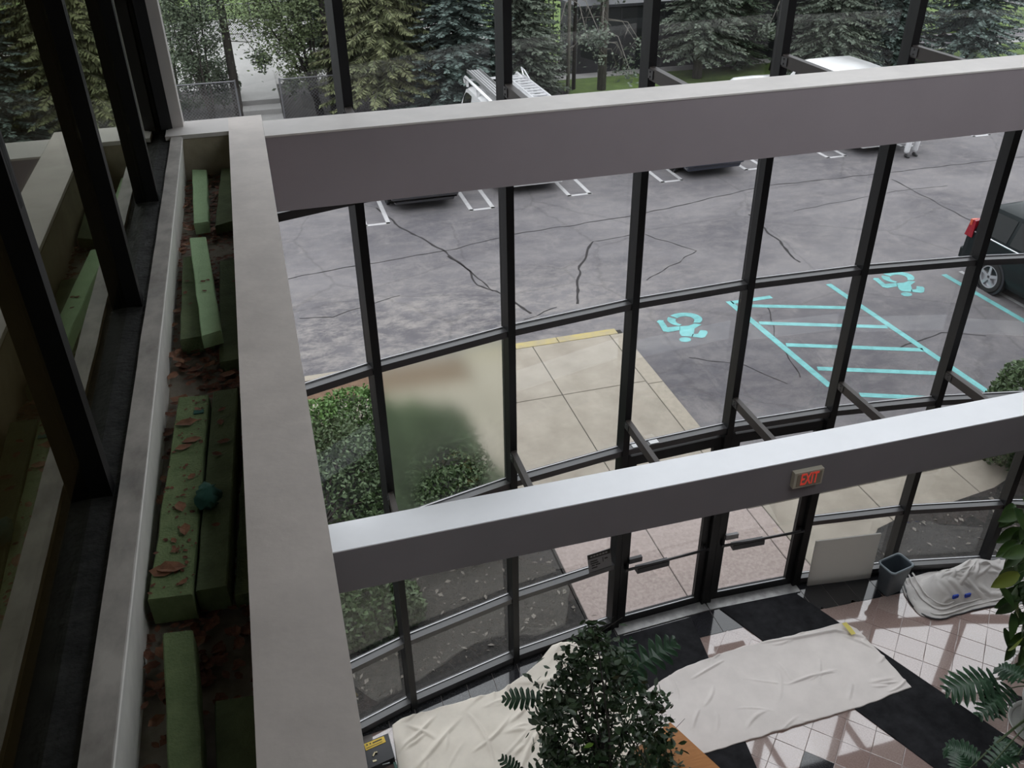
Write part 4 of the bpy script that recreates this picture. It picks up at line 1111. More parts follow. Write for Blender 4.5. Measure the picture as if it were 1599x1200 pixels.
    for sd in (-1, 1):
        for t in (-.30, .30):
            cx, cy, cz = x + sd * (w - .08), y + sg * t * L, GZ + R_
            def ring(rad, xx, k=28): return [(cx + sd * xx, cy + rad * math.cos(2 * PI * j / k), cz + rad * math.sin(2 * PI * j / k)) for j in range(k)]
            a = MB(); a.rings([ring(R_ * .93, -.2), ring(R_, -.15), ring(R_, .07), ring(R_ * .94, .10), ring(R_ * .70, .105), ring(R_ * .69, .06)], cap=False); wh = a.build('wheel', M['tyre'], root, smooth=True, sharp=.6)
            a = MB(); a.rings([ring(R_ * .70, .104), ring(R_ * .63, .10), ring(R_ * .62, .05), ring(.02, .05)], cap=False)
            for s5 in range(5):
                an = 2 * PI * s5 / 5 + .3; ca, sa = math.cos(an), math.sin(an)
                q = lambda rr, ww, xx: (cx + sd * xx, cy + rr * ca - ww * sa, cz + rr * sa + ww * ca)
                a.hexa([q(.03, -.035, .06), q(R_ * .66, -.028, .06), q(R_ * .66, .028, .06), q(.03, .035, .06), q(.03, -.035, .108), q(R_ * .66, -.028, .10), q(R_ * .66, .028, .10), q(.03, .035, .108)])
            a.build('rim', M['alloy'], wh)
            a = MB(); a.rings([ring(R_ * 1.17, .02), ring(R_ * 1.17, .088), ring(R_ * 1.02, .092)], cap=False); a.build('wheel_arch', M['plastic_black'], root)
    return root
suv = car('suv', 14.93, 11.92, 'suv', M['car_black'], 'black SUV parked by the teal-edged bay at the right edge', 'car', L=4.7, w=.92, rear_far=True)
van = car('van', 6.72, 24.55, 'van', M['car_white'], 'white work van with a roof rack under the spruces', 'van', L=5.3, w=.96)
car('sedan', 3.72, 23.85, 'car', M['car_dark'], 'charcoal sedan hidden behind the upper beam, left of the van', 'car')
car('suv', 11.95, 23.9, 'suv', M['car_blue'], 'navy SUV hidden behind the upper beam, between van and white car', 'car', L=4.6)
car('sedan', 15.62, 26.05, 'car', M['car_white'], 'white car whose roof just peeks over the upper beam, left of the white van', 'car', L=4.5)
van2 = car('van', 17.78, 24.5, 'van', M['car_white'], 'white van whose plain domed roof shows above the upper beam', 'van', L=5.2, w=.98)
# roof rack, ramp and ladder of the work van
rk = []
for xx in (5.93, 7.50):
    mb = MB(); mb.tube([(xx, 22.7, 2.13), (xx, 26.0, 2.13), (xx, 26.15, 2.06), (xx, 26.05, 1.95)], .045, 8); rk.append(mb)
for i, mb in enumerate(rk): mb.build('rack_rail', M['car_white'], van, smooth=True)
for yy in (23.2, 24.5, 25.8):
    mb = MB(); mb.box(5.9, 7.53, yy - .04, yy + .04, 2.06, 2.11); mb.build('rack_bar', M['alu'], van)
    for xx in (5.93, 7.5):
        mb = MB(); mb.box(xx - .03, xx + .03, yy - .05, yy + .05, 1.9, 2.1); mb.build('rack_foot', M['car_white'], van)
rp_ = tag(empty('ramp', (6.3, 24.5, 2.18)), 'grey aluminium plank lying on the left of the van roof rack', 'plank')
mb = MB(); mb.box(6.06, 6.44, 22.9, 26.35, 2.18, 2.23); mb.build('deck', M['alu_dark'], rp_)
for xx in (6.05, 6.43):
    mb = MB(); mb.box(xx, xx + .025, 22.9, 26.35, 2.17, 2.27); mb.build('side_rail', M['alu_dark'], rp_)
for i in range(4):
    mb = MB(); mb.box(6.10 + i * .085, 6.125 + i * .085, 22.9, 26.33, 2.23, 2.24); mb.build('rib', M['alu'], rp_)
ld = tag(empty('ladder', (7.25, 24, 2.18)), 'bright aluminium ladder lying on the right of the van roof rack', 'ladder')
for xx in (6.98, 7.46):
    mb = MB(); mb.box(xx - .022, xx + .022, 21.9, 25.25, 2.17, 2.26); mb.build('side_rail', M['alu'], ld)
for i in range(11):
    yy = 22.1 + i * .29; mb = MB(); mb.box(6.98, 7.46, yy - .055, yy + .055, 2.205, 2.235); mb.build('rung', M['alu'], ld)
mb = MB(); mb.tube([(7.46, 25.2, 2.25), (7.46, 25.4, 2.42), (7.46, 25.1, 2.40), (7.46, 24.6, 2.27)], .02, 6); mb.build('hook', M['alu'], ld)

# ================================================================== PERSON (painter out in the car park, only the legs show below the beam)
def skin_obj(name, verts, edges, radii, m, parent, root_i=0, lv=2):
    me = bpy.data.meshes.new(name); off = parent_world(parent)
    me.from_pydata([Vector(v) - off for v in verts], edges, []); me.materials.append(m)
    o = link(name, me, parent)
    md = o.modifiers.new('skin', 'SKIN'); md.use_smooth_shade = True
    sv = me.skin_vertices[0].data
    for i, r in enumerate(radii):
        sv[i].radius = (r, r) if not hasattr(r, '__len__') else r
        sv[i].use_root = (i == root_i)
    s2_ = o.modifiers.new('sub', 'SUBSURF'); s2_.levels = lv; s2_.render_levels = lv
    return o
px, py = 18.25, 21.45
pr = tag(empty('person', (px, py, GZ)), 'person in white work trousers standing in the car park beside the van', 'person')
g = GZ
body_v = [(px, py, g + .95), (px, py, g + 1.15), (px, py, g + 1.36), (px, py, g + 1.47), (px, py, g + 1.55), (px, py - .02, g + 1.66), (px, py - .01, g + 1.76),
          (px - .19, py, g + 1.42), (px - .24, py + .02, g + 1.13), (px - .22, py - .12, g + .90), (px - .21, py - .17, g + .83),
          (px + .19, py, g + 1.42), (px + .25, py + .02, g + 1.13), (px + .24, py - .10, g + .89), (px + .235, py - .14, g + .81)]
body_e = [(0, 1), (1, 2), (2, 3), (3, 4), (4, 5), (5, 6), (2, 7), (7, 8), (8, 9), (9, 10), (2, 11), (11, 12), (12, 13), (13, 14)]
skin_obj('body', body_v, body_e, [(.15, .11), (.14, .10), (.165, .11), (.07, .065), (.055, .055), (.085, .10), (.07, .085), .062, .046, .034, .04, .062, .046, .034, .04], M['skin'], pr)
sh_v = body_v[:4] + [body_v[7], body_v[8], body_v[11], body_v[12]]
skin_obj('shirt', sh_v, [(0, 1), (1, 2), (2, 3), (2, 4), (4, 5), (2, 6), (6, 7)], [(.17, .13), (.16, .12), (.185, .13), (.08, .075), .08, .066, .08, .066], M['white_cotton'], pr)
tr_v = [(px, py, g + .98), (px - .10, py, g + .85), (px - .13, py - .02, g + .50), (px - .15, py, g + .10), (px + .10, py, g + .85), (px + .14, py - .03, g + .50), (px + .17, py + .06, g + .10)]
skin_obj('trousers', tr_v, [(0, 1), (1, 2), (2, 3), (0, 4), (4, 5), (5, 6)], [(.17, .13), .115, .088, .085, .115, .088, .085], M['white_cotton'], pr)
for sx_, yy in ((-.15, 0), (.17, .06)):
    skin_obj('shoe', [(px + sx_, py + yy + .05, g + .05), (px + sx_, py + yy - .06, g + .05), (px + sx_, py + yy - .17, g + .035)], [(0, 1), (1, 2)], [(.045, .05), (.048, .045), (.042, .03)], M['shoe'], pr)
for sd, hx_, hy_, hz_ in ((-1, px - .21, py - .17, g + .83), (1, px + .235, py - .14, g + .81)):
    vs, es, rs_ = [(hx_, hy_ + .03, hz_ + .03), (hx_, hy_ - .01, hz_ - .02)], [(0, 1)], [(.018, .034), (.016, .036)]
    for q in range(4):
        b0 = len(vs); fy = hy_ - .035 + q * .021
        vs += [(hx_, fy, hz_ - .06), (hx_ - sd * .008, fy - .004, hz_ - .085 - .004 * (q in (1, 2))), (hx_ - sd * .022, fy - .004, hz_ - .105 - .006 * (q in (1, 2)))]
        es += [(1, b0), (b0, b0 + 1), (b0 + 1, b0 + 2)]; rs_ += [.0095, .0085, .007]
    b0 = len(vs); vs += [(hx_ - sd * .012, hy_ - .04, hz_ - .01), (hx_ - sd * .022, hy_ - .058, hz_ - .04)]; es += [(0, b0), (b0, b0 + 1)]; rs_ += [.011, .008]
    skin_obj('hand', vs, es, rs_, M['skin'], pr, lv=1)
hd = Vector((px, py - .02, g + 1.69))
mb = MB(); rs_ = []
for i in range(9):
    a = -PI / 2 + .55 + (PI - .55) * i / 8; rr = .115 * math.cos(a)
    rs_.append([(hd.x + .92 * rr * math.cos(b), hd.y + .02 + 1.08 * rr * math.sin(b), hd.z + .03 + .115 * math.sin(a)) for b in [2 * PI * k / 16 for k in range(16)]])
rs_ = [[(p[0], p[1] + (.045 if (p[1] < hd.y - .03 and i < 6) else 0), p[2]) for p in r] for i, r in enumerate(rs_)]
mb.rings(rs_); mb.build('hair', M['hair'], pr, smooth=True)
for sd in (-1, 1):
    mb = MB(); mb.lathe([(0.001, 0), (.012, .004), (.015, .012), (.012, .02), (.001, .024)], 8); mb.v = [(hd.x + sd * .036 + v[0], hd.y - .10 + v[1] * .5, hd.z - .012 + v[2]) for v in mb.v]; mb.build('eye', M['shoe'], pr, smooth=True)
    mb = MB(); mb.tube([(hd.x + sd * .09, hd.y, hd.z + .03), (hd.x + sd * .105, hd.y + .01, hd.z), (hd.x + sd * .09, hd.y, hd.z - .04)], [.012, .016, .009], 6); mb.build('ear', M['skin'], pr, smooth=True)
mb = MB(); mb.tube([(hd.x, hd.y - .105, hd.z + .01), (hd.x, hd.y - .135, hd.z - .028), (hd.x, hd.y - .11, hd.z - .038)], [.009, .016, .010], 6); mb.build('nose', M['skin'], pr, smooth=True)
mb = MB(); mb.tube([(hd.x - .025, hd.y - .105, hd.z - .062), (hd.x, hd.y - .113, hd.z - .064), (hd.x + .025, hd.y - .105, hd.z - .062)], [.004, .007, .004], 6); mb.build('mouth', M['tail_red'], pr, smooth=True)
#__PART3__
# ================================================================== LOBBY THINGS
# exit sign on the lower beam
ex0, ex1 = aty(1241, 752, 5.64).x, aty(1286, 744, 5.64).x
ez0, ez1 = aty(1242, 764, 5.64).z, aty(1244, 741, 5.64).z
es = tag(empty('exit_sign', ((ex0 + ex1) / 2, 5.697, ez0)), 'beige EXIT sign with red letters on the lower beam', 'sign')
mb = MB(); mb.box(ex0, ex1, 5.645, 5.699, ez0, ez1); mb.build('housing', M['exit_box'], es)
mb = MB(); mb.box(ex0 + .03, ex1 - .02, 5.641, 5.645, ez0 + .018, ez1 - .018); fp = mb.build('face_plate', M['exit_face'], es)
def text_mesh(txt, size, m, name, parent, loc, rot, fit, bold=.0):
    cu = bpy.data.curves.new('lettering', 'FONT'); cu.body = txt; cu.size = size; cu.extrude = .002; cu.offset = bold
    cu.align_x = 'CENTER'; cu.align_y = 'CENTER'
    tmp = bpy.data.objects.new('lettering', cu); COL.objects.link(tmp)
    dg = bpy.context.evaluated_depsgraph_get(); me = bpy.data.meshes.new_from_object(tmp.evaluated_get(dg))
    bpy.data.objects.remove(tmp); bpy.data.curves.remove(cu)
    me.materials.clear(); me.materials.append(m)
    o = link(name, me, parent); off = parent_world(parent)
    o.location = Vector(loc) - off; o.rotation_euler = rot; xs_ = [v.co.x for v in me.vertices]; ys_ = [v.co.y for v in me.vertices]; o.scale = (fit[0] / (max(xs_) - min(xs_)), fit[1] / (max(ys_) - min(ys_)), 1)
    return o
text_mesh('EXIT', 1.0, M['exit_red'], 'lettering', fp, ((ex0 + ex1) / 2 + .006, 5.639, (ez0 + ez1) / 2), (PI / 2, 0, 0), fit=((ex1 - ex0) * .60, (ez1 - ez0) * .74), bold=.012)

# notice board leaning on the rail left of the doors
def bay_pt(k, s, d, z):
    p0, t, n, L = bay_pts(k); p = p0 + t * s + n * d; return Vector((p.x, p.y, z))
nb_ = tag(empty('notice', tuple(bay_pt(2, 1.06, .02, 1.05))), 'small grey notice with a black heading propped beside the left door post', 'sign')
def lean_panel(k, s0, s1, u0, u1, off=0.0, th=.004, zb=1.052, h=.21, d0=.012, d1=.075):
    f = lambda s, u, o: bay_pt(k, s, d0 + (d1 - d0) * u + o, zb + h * u)
    mb = MB(); mb.hexa([f(s0, u0, -off - th), f(s1, u0, -off - th), f(s1, u0, -off), f(s0, u0, -off), f(s0, u1, -off - th), f(s1, u1, -off - th), f(s1, u1, -off), f(s0, u1, -off)]); return mb
lean_panel(2, .92, 1.215, 0, 1).build('board', M['sign_grey'], nb_)
hdp = lean_panel(2, .925, 1.21, .74, .98, .004, .002).build('heading_band', M['sign_black'], nb_)
for i in range(6): lean_panel(2, .955 + i * .038, .983 + i * .038, .82, .90, .006, .001).build('heading_stroke', M['panel_grey'], hdp)
for u, a, b in ((.58, .95, 1.04), (.46, .95, 1.05), (.34, .96, 1.00), (.34, 1.01, 1.07), (.20, .96, 1.03)):
    lean_panel(2, a, b, u - .035, u + .035, .004, .001).build('text_line', M['sign_black'], nb_)
lean_panel(2, 1.105, 1.115, .38, .64, .004, .001).build('arrow_shaft', M['sign_black'], nb_)
lean_panel(2, 1.13, 1.17, .50, .58, .004, .001).build('arrow_head', M['sign_black'], nb_)
# cards on the rail above the doors
for s, lab in ((.10, 'white paper card on the rail left of the short strut above the doors'), (.30, 'larger white paper card on the rail right of the strut above the doors')):
    mb = MB(); w_ = .075 if s < .2 else .10
    p = [bay_pt(3, s + a, d_, 2.672) for a, d_ in ((0, .01), (w_, .01), (w_, .07), (0, .07))]
    mb.hexa([tuple(q) for q in p] + [(q.x, q.y, 2.676) for q in p]); tag(mb.build('paper_card', M['paper']), lab, 'card')
# grey board behind the bin
mb = MB()
q = [bay_pt(5, s, d, z) for z, dd in ((.004, 0), (.74, .02)) for s, d in ((.13, -.05 + dd), (.985, -.05 + dd), (.985, -.03 + dd), (.13, -.03 + dd))]
mb.hexa([tuple(p) for p in q]); tag(mb.build('board', M['sheet']), 'plain pale grey board standing against the glass right of the doors', 'board')

# waste bin
bc = Vector((6.70, 6.47, 0)); ba = .18
bt = tag(empty('waste_bin', tuple(bc)), 'blue-grey plastic waste bin by the grey board', 'bin')
def rrect(w, d, r, z, k=5):
    pts = []
    for cx, cy, a0 in ((w - r, d - r, 0), (-w + r, d - r, PI / 2), (-w + r, -d + r, PI), (w - r, -d + r, 1.5 * PI)):
        for i in range(k):
            a = a0 + PI / 2 * i / (k - 1); X, Y = cx + r * math.cos(a), cy + r * math.sin(a)
            pts.append((bc.x + X * math.cos(ba) - Y * math.sin(ba), bc.y + X * math.sin(ba) + Y * math.cos(ba), z))
    return pts
mb = MB(); mb.rings([rrect(.02, .02, .01, .004), rrect(.125, .085, .03, .004), rrect(.135, .09, .035, .02), rrect(.158, .108, .04, .29), rrect(.166, .114, .04, .30), rrect(.175, .12, .045, .44),
                     rrect(.17, .115, .045, .44), rrect(.13, .086, .03, .015), rrect(.02, .02, .01, .015)]); mb.build('body', M['bin'], bt, smooth=True, sharp=.9)
mb = MB(); mb.rings([rrect(.188, .133, .05, .432), rrect(.190, .135, .05, .45), rrect(.178, .123, .047, .456), rrect(.168, .113, .045, .45), rrect(.168, .113, .045, .43)]); mb.build('rim', M['bin_rim'], bt, smooth=True)

# mats
def mat_poly(pts, label, z=.012):
    mb = MB(); c = Vector((sum(p[0] for p in pts) / 4, sum(p[1] for p in pts) / 4))
    ins = [(c.x + (p[0] - c.x) * .985, c.y + (p[1] - c.y) * .985) for p in pts]
    mb.rings([[(x, y, .0) for x, y in pts], [(x, y, z * .6) for x, y in pts], [(x, y, z) for x, y in ins]], cap=True)
    return tag(mb.build('door_mat', M['mat']), label, 'mat')
mat_poly([(2.78, 3.8), (3.74, 3.8), (4.10, 6.76), (3.14, 6.72)], 'long charcoal runner mat in front of the left glass door')
mat_poly([(5.66, 4.0), (6.68, 4.0), (5.52, 6.80), (4.50, 6.78)], 'long charcoal runner mat slanting from the right glass door to the potted plants')

# drop cloths
F = lambda pts, z=.03: [tuple(atz(x, y, z)[:2]) for x, y in pts]
class Creases:
    """short curved ridges, as an unfolded canvas keeps them"""
    def __init__(s, box, n, ang, spread, lmin, lmax, w, amp, seed, extra=()):
        r_ = random.Random(seed); s.segs = []
        for _ in range(n):
            x, y = r_.uniform(box[0], box[1]), r_.uniform(box[2], box[3]); a = ang + r_.gauss(0, spread); L_ = r_.uniform(lmin, lmax); k = r_.uniform(-.9, .9)
            pts = []
            for i in range(6):
                pts.append((x, y)); x += math.cos(a) * L_ / 5; y += math.sin(a) * L_ / 5; a += k / 5
            s.segs.append((np.array(pts), w * r_.uniform(.6, 1.5), amp * r_.uniform(.35, 1.1)))
        for pts, w_, a_ in extra: s.segs.append((np.array(pts), w_, a_))
    def height(s, X, Y):
        H = np.zeros_like(X)
        for pts, w, amp in s.segs:
            m = (X > pts[:, 0].min() - .15) & (X < pts[:, 0].max() + .15) & (Y > pts[:, 1].min() - .15) & (Y < pts[:, 1].max() + .15)
            if not m.any(): continue
            x, y = X[m], Y[m]; best = np.full(x.shape, 9.0); tt = np.zeros(x.shape); sd = np.zeros(x.shape); n_ = len(pts) - 1
            for i in range(n_):
                ax, ay = pts[i]; dx, dy = pts[i + 1] - pts[i]; q = dx * dx + dy * dy
                t = np.clip(((x - ax) * dx + (y - ay) * dy) / q, 0, 1); d = np.hypot(x - ax - t * dx, y - ay - t * dy); c = d < best
                best = np.where(c, d, best); tt = np.where(c, (i + t) / n_, tt); sd = np.where(c, np.sign((x - ax) * dy - (y - ay) * dx), sd)
            ww = np.where(sd > 0, w * .55, w * 1.7)                       # steep on one flank
            H[m] = np.maximum(H[m], amp * np.exp(-(best / ww) ** 2) * np.sin(PI * np.clip(tt * .94 + .03, 0, 1)) ** .7)
        return H
def cloth(name, m, top, bot, left, right, n, k, seed, cre, broad, label, lift=None, base=.018):
    G = coons(top, bot, left, right, n, k)
    XY = np.array([[(p.x + .012 * nz(p.x * 7, p.y * 7, seed), p.y + .012 * nz(p.x * 7, p.y * 7, seed + 9)) for p in r] for r in G])
    Z = base + cre.height(XY[..., 0], XY[..., 1])
    P = []
    for i in range(n):
        P.append([(XY[i, j, 0], XY[i, j, 1], max(base * .7, Z[i, j] + broad * max(-.3, nz(XY[i, j, 0] * 1.5, XY[i, j, 1] * 1.5, seed)) + broad * .4 * nz(XY[i, j, 0] * 5, XY[i, j, 1] * 5, seed) + (lift(XY[i, j, 0], XY[i, j, 1]) if lift else 0))) for j in range(k)])
    P = [[(a, b, .002) for a, b, c in P[0]]] + P + [[(a, b, .002) for a, b, c in P[-1]]]
    mb = MB(); mb.grid(P)
    o = mb.build(name, m, None, smooth=True)
    sd = o.modifiers.new('thickness', 'SOLIDIFY'); sd.thickness = .003; sd.offset = 0
    return tag(o, label, 'cloth')
cloth('drop_cloth', M['cloth'], F([(613, 1133), (645, 1116), (700, 1101), (780, 1081), (822, 1057), (862, 1014), (905, 1007), (975, 1045)]),
      F([(640, 1380), (850, 1370), (1040, 1300)]), F([(613, 1133), (622, 1200), (640, 1380)]), F([(975, 1045), (1030, 1130), (1040, 1300)]),
      160, 200, 1.3, Creases((.3, 3.0, 3.8, 6.6), 170, .45, .45, .15, .8, .017, .026, 3), .030, 'rumpled cream canvas drop cloth spread left of the ficus',
      lift=lambda x, y: .10 * math.exp(-(((x - 2.42) / .22) ** 2 + ((y - 6.72) / .16) ** 2)) + .05 * math.exp(-(((x - 1.9) / .35) ** 2 + ((y - 6.5) / .2) ** 2)) + .05 * math.exp(-((x - .42) / .10) ** 2))
cR = cloth('drop_cloth', M['cloth2'], F([(1000, 1085), (1060, 1046), (1150, 1013), (1250, 990), (1318, 972), (1338, 982)], .02),
      F([(1000, 1215), (1100, 1177), (1250, 1131), (1350, 1102), (1423, 1073)], .02), F([(1000, 1085), (990, 1140), (1000, 1215)], .02), F([(1338, 982), (1380, 1025), (1423, 1073)], .02),
      130, 220, 4.1, Creases((3.4, 6.0, 4.9, 6.1), 30, .35, .6, .15, .55, .014, .018, 8, extra=[(F([(1190, 1004), (1240, 997), (1305, 985), (1330, 990), (1357, 997)]), .02, .03), (F([(1320, 993), (1345, 1003), (1362, 1011)]), .02, .02), (F([(1233, 1068), (1265, 1057), (1305, 1047)]), .014, .022)]), .006, 'flat pale canvas drop cloth laid over the mats by the doors', base=.02)
tp = MB(); a, b, c_, d_ = [atz(x, y, .075) for x, y in ((1315, 974), (1322, 972), (1337, 990), (1330, 992))]
tp.grid([[a, b], [a.lerp(d_, .5) + Vector((0, 0, .006)), b.lerp(c_, .5) + Vector((0, 0, .006))], [d_, c_]])
tp.build('yellow_tape', M['tape_yellow'], cR)
# crumpled pile
def smooth_path(pts, n=28):
    pts = [Vector((p[0], p[1])) for p in pts]; out = []
    for i in range(n + 1):
        t = i / n * (len(pts) - 1); k = min(int(t), len(pts) - 2); u = t - k
        p0, p1, p2, p3 = pts[max(k - 1, 0)], pts[k], pts[k + 1], pts[min(k + 2, len(pts) - 1)]
        out.append(.5 * ((2 * p1) + (p2 - p0) * u + (2 * p0 - 5 * p1 + 4 * p2 - p3) * u * u + (3 * p1 - p0 - 3 * p2 + p3) * u ** 3))
    return out
pc = tag(empty('drop_cloth', (7.6, 6.2, 0)), 'crumpled heap of grey drop cloth by the glass, right of the bin', 'cloth')
def heap(n, k, x0, x1, y0, y1, hf, inside):
    P = []; hc = Creases((7.0, 8.8, 5.95, 6.5), 60, .1, .75, .15, .55, .024, .05, 12)
    for i in range(n):
        r = []
        for j in range(k):
            u, v = j / (k - 1), i / (n - 1); x = x0 + (x1 - x0) * u; y = y0 + (y1 - y0) * v
            ex = 4 * u * (1 - u); ey = 4 * v * (1 - v)
            # rounded outline
            cx_, cy_ = (u - .5) * 2, (v - .5) * 2; rr = max(abs(cx_), abs(cy_)); l2 = math.hypot(cx_, cy_) + 1e-6
            f = rr / l2 if l2 > 1e-3 else 1; f = .25 + .75 * f if inside else 1
            x = (x0 + x1) / 2 + cx_ * f * (x1 - x0) / 2 + .10 * nz(x * 3.5, y * 3.5, 2); y = (y0 + y1) / 2 + cy_ * f * (y1 - y0) / 2 + .09 * nz(x * 3.5, y * 3.5, 7)
            r.append((x, y, hf(x, y, min(1, (1 - rr) * 3.0))))
        P.append(r)
    A_ = np.array(P); A_[..., 2] += hc.height(A_[..., 0], A_[..., 1]) * np.clip((A_[..., 2] - .01) / .05, .15, 1)
    return [[tuple(q) for q in r] for r in A_]
def hp(x, y, e):
    a = max(0, 1 - abs(nz(x * 2.4 + y * 1.5, y * 3.4 - x, 1)) * 3.0) ** 1.3; b = max(0, 1 - abs(nz(x * 4.6 + y * 4, y * 6 - x * 2, 5)) * 3.2) ** 1.3; c = nz(x * 1.8, y * 2.5, 8)
    d = math.exp(-(((x - 7.38) / .42) ** 2 + ((y - 6.24) / .22) ** 2)) + .9 * math.exp(-(((x - 8.1) / .5) ** 2 + ((y - 6.28) / .20) ** 2)) + .5 * math.exp(-(((x - 7.9) / .2) ** 2 + ((y - 6.42) / .1) ** 2))
    return .012 + min(1, e * 1.3) * max(.008, .02 + .21 * d + .05 * c + .02 * nz(x * 5, y * 6, 3))
mb = MB(); mb.grid(heap(110, 200, 6.93, 8.85, 5.90, 6.52, hp, True)); o = mb.build('heap', M['cloth3'], pc, smooth=True)
def hp2(x, y, e): return .008 + e * .03 + .05 * e * (1 - abs(nz(x * 2.2, y * 6, 4))) ** 6
mb = MB(); P = coons(F([(1407, 906), (1450, 893), (1530, 885), (1640, 880)], .02), [tuple(q) for q in smooth_path([tuple(q) for q in F([(1428, 950), (1440, 961), (1468, 966), (1500, 957), (1545, 947), (1640, 925)], .02)])], F([(1407, 906), (1413, 928), (1428, 950)], .02), F([(1640, 880), (1640, 925)], .02), 26, 70)
mb.grid([[(p.x, p.y, .010 + .035 * max(0, 1 - abs(nz(p.x * 2.2, p.y * 7, 4)) * 2.2) * min(1, min(i, 25 - i, j) / 3)) for j, p in enumerate(r)] for i, r in enumerate(P)])
mb.build('under_fold', M['cloth3'], pc, smooth=True)
for i in range(4):
    e0 = smooth_path([tuple(q) for q in F([(1409 + 5 * i, 905 - 2 * i), (1416 + 6 * i, 926 - 3 * i), (1431 + 6 * i, 952 - 5 * i), (1462 + 4 * i, 967 - 6 * i), (1500, 958 - 6 * i), (1545, 947 - 6 * i), (1620, 931 - 7 * i)], .02)])
    mb = MB(); mb.tube([(p.x + .018 * nz(p.x * 6, p.y * 6, i), p.y + .018 * nz(p.x * 6, p.y * 6, i + 9), .012 + .018 * i + .012 * nz(p.x * 5, i)) for p in e0], [.010 + .006 * abs(nz(k * .4, i)) for k in range(len(e0))], 6)
    mb.build('folded_edge', M['cloth3'] if i else M['rail'], pc, smooth=True)
for (x, y) in ((1493, 931), (1512, 929)):
    p = atz(x, y, .14); mb = MB(); mb.bbox(p.x - .04, p.x + .04, p.y - .012, p.y + .012, .10, .155, .004); mb.build('blue_tape', M['tape_blue'], pc)

# stepladder lying at the left, with its black top cap and yellow label
sl = tag(empty('stepladder', (.15, 5.8, 0)), 'green fibreglass stepladder with a black top cap and yellow label, lying by the planter', 'ladder')
capq = [(.005, 5.74), (.285, 5.80), (.265, 6.10), (-.005, 6.05)]
mb = MB(); mb.prism(capq, .02, .115); mb.build('top_cap', M['plastic_black'], sl)
mb = MB(); mb.prism([(.01, 5.955), (.225, 6.00), (.215, 6.075), (.0, 6.04)], .115, .120); lb = mb.build('label', M['label_yellow'], sl)
for i in range(2):
    mb = MB(); mb.disc((.03 + i * .035, 6.018 + i * .006), .009, .1212, 12); mb.build('label_dot', M['label_ink'], lb)
mb = MB(); mb.prism([(.09, 6.018), (.19, 6.038), (.188, 6.052), (.088, 6.032)], .120, .1212); mb.build('label_bar', M['label_ink'], lb)
mb = MB(); mb.prism([(.02, 5.975), (.19, 6.01), (.189, 6.016), (.02, 5.981)], .120, .1212); mb.build('label_bar', M['label_ink'], lb)
mb = MB(); mb.tube([(.07, 5.87, .118), (.095, 5.90, .128), (.12, 5.90, .125)], .010, 6); mb.build('latch', M['brass'], sl)
mb = MB(); mb.box(.06, .10, 5.80, 5.82, .113, .122); mb.build('latch', M['brass'], sl)
for x0, y0 in ((.0, 5.752), (.15, 5.782)):
    mb = MB(); mb.box(x0, x0 + .075, y0 - .02, y0 - .014, .085, .095); mb.build('cap_hinge', M['silver'], sl)
for x, dx in ((.0, -.0), (.262, .09)):
    mb = MB(); mb.hexa([(x, 5.76, .01), (x + .028, 5.76, .01), (x + dx + .028, 4.0, .01), (x + dx, 4.0, .01), (x, 5.76, .09), (x + .028, 5.76, .09), (x + dx + .028, 4.0, .09), (x + dx, 4.0, .09)]); mb.build('side_rail', M['green_fibre'], sl)
for i in range(5):
    y = 5.44 - i * .29; mb = MB(); mb.box(.02, .27 + .015 * i, y - .04, y + .04, .05, .062)
    for k in range(3): mb.box(.02, .27 + .015 * i, y - .035 + k * .03, y - .027 + k * .03, .062, .066)
    mb.build('step', M['silver'], sl)
mb = MB(); P = [[(.03 + .23 * j / 12, 5.46 + .27 * i / 12, .03 + .012 * nz(j * .5, i * .4)) for j in range(13)] for i in range(13)]
mb.grid(P); tag(mb.build('dust_sheet', M['cloth3'], None, smooth=True), 'folded pale cloth tucked under the stepladder cap', 'cloth')

# wooden stand beside the ficus
wa = math.atan2(-.93, .37); d1 = Vector((math.cos(wa), math.sin(wa), 0)); d2 = Vector((d1.y, -d1.x, 0))
wc = atz(1047, 1132, .62); wc.z = 0
ws = tag(empty('planter_stand', tuple(wc + d1 * .4 + d2 * .25)), 'orange-brown wooden stand under the right side of the ficus', 'stand')
def wbox(a0, a1, b0, b1, z0, z1):
    mb = MB(); q = [wc + d1 * a + d2 * b for a, b in ((a0, b0), (a0, b1), (a1, b1), (a1, b0))][::-1]
    return mb.hexa([(p.x, p.y, z0) for p in q] + [(p.x, p.y, z1) for p in q])
wbox(-.02, 1.22, -.02, .52, .58, .62).build('top', M['wood'], ws)
wbox(0, .03, 0, .5, .02, .58).build('end_panel', M['wood'], ws); wbox(1.17, 1.2, 0, .5, .02, .58).build('end_panel', M['wood'], ws)
wbox(.03, 1.17, .0, .025, .02, .58).build('side_panel', M['wood'], ws); wbox(.03, 1.17, .475, .5, .02, .58).build('side_panel', M['wood'], ws)
wbox(.03, 1.17, .03, .47, .0, .05).build('plinth', M['sign_black'], ws)

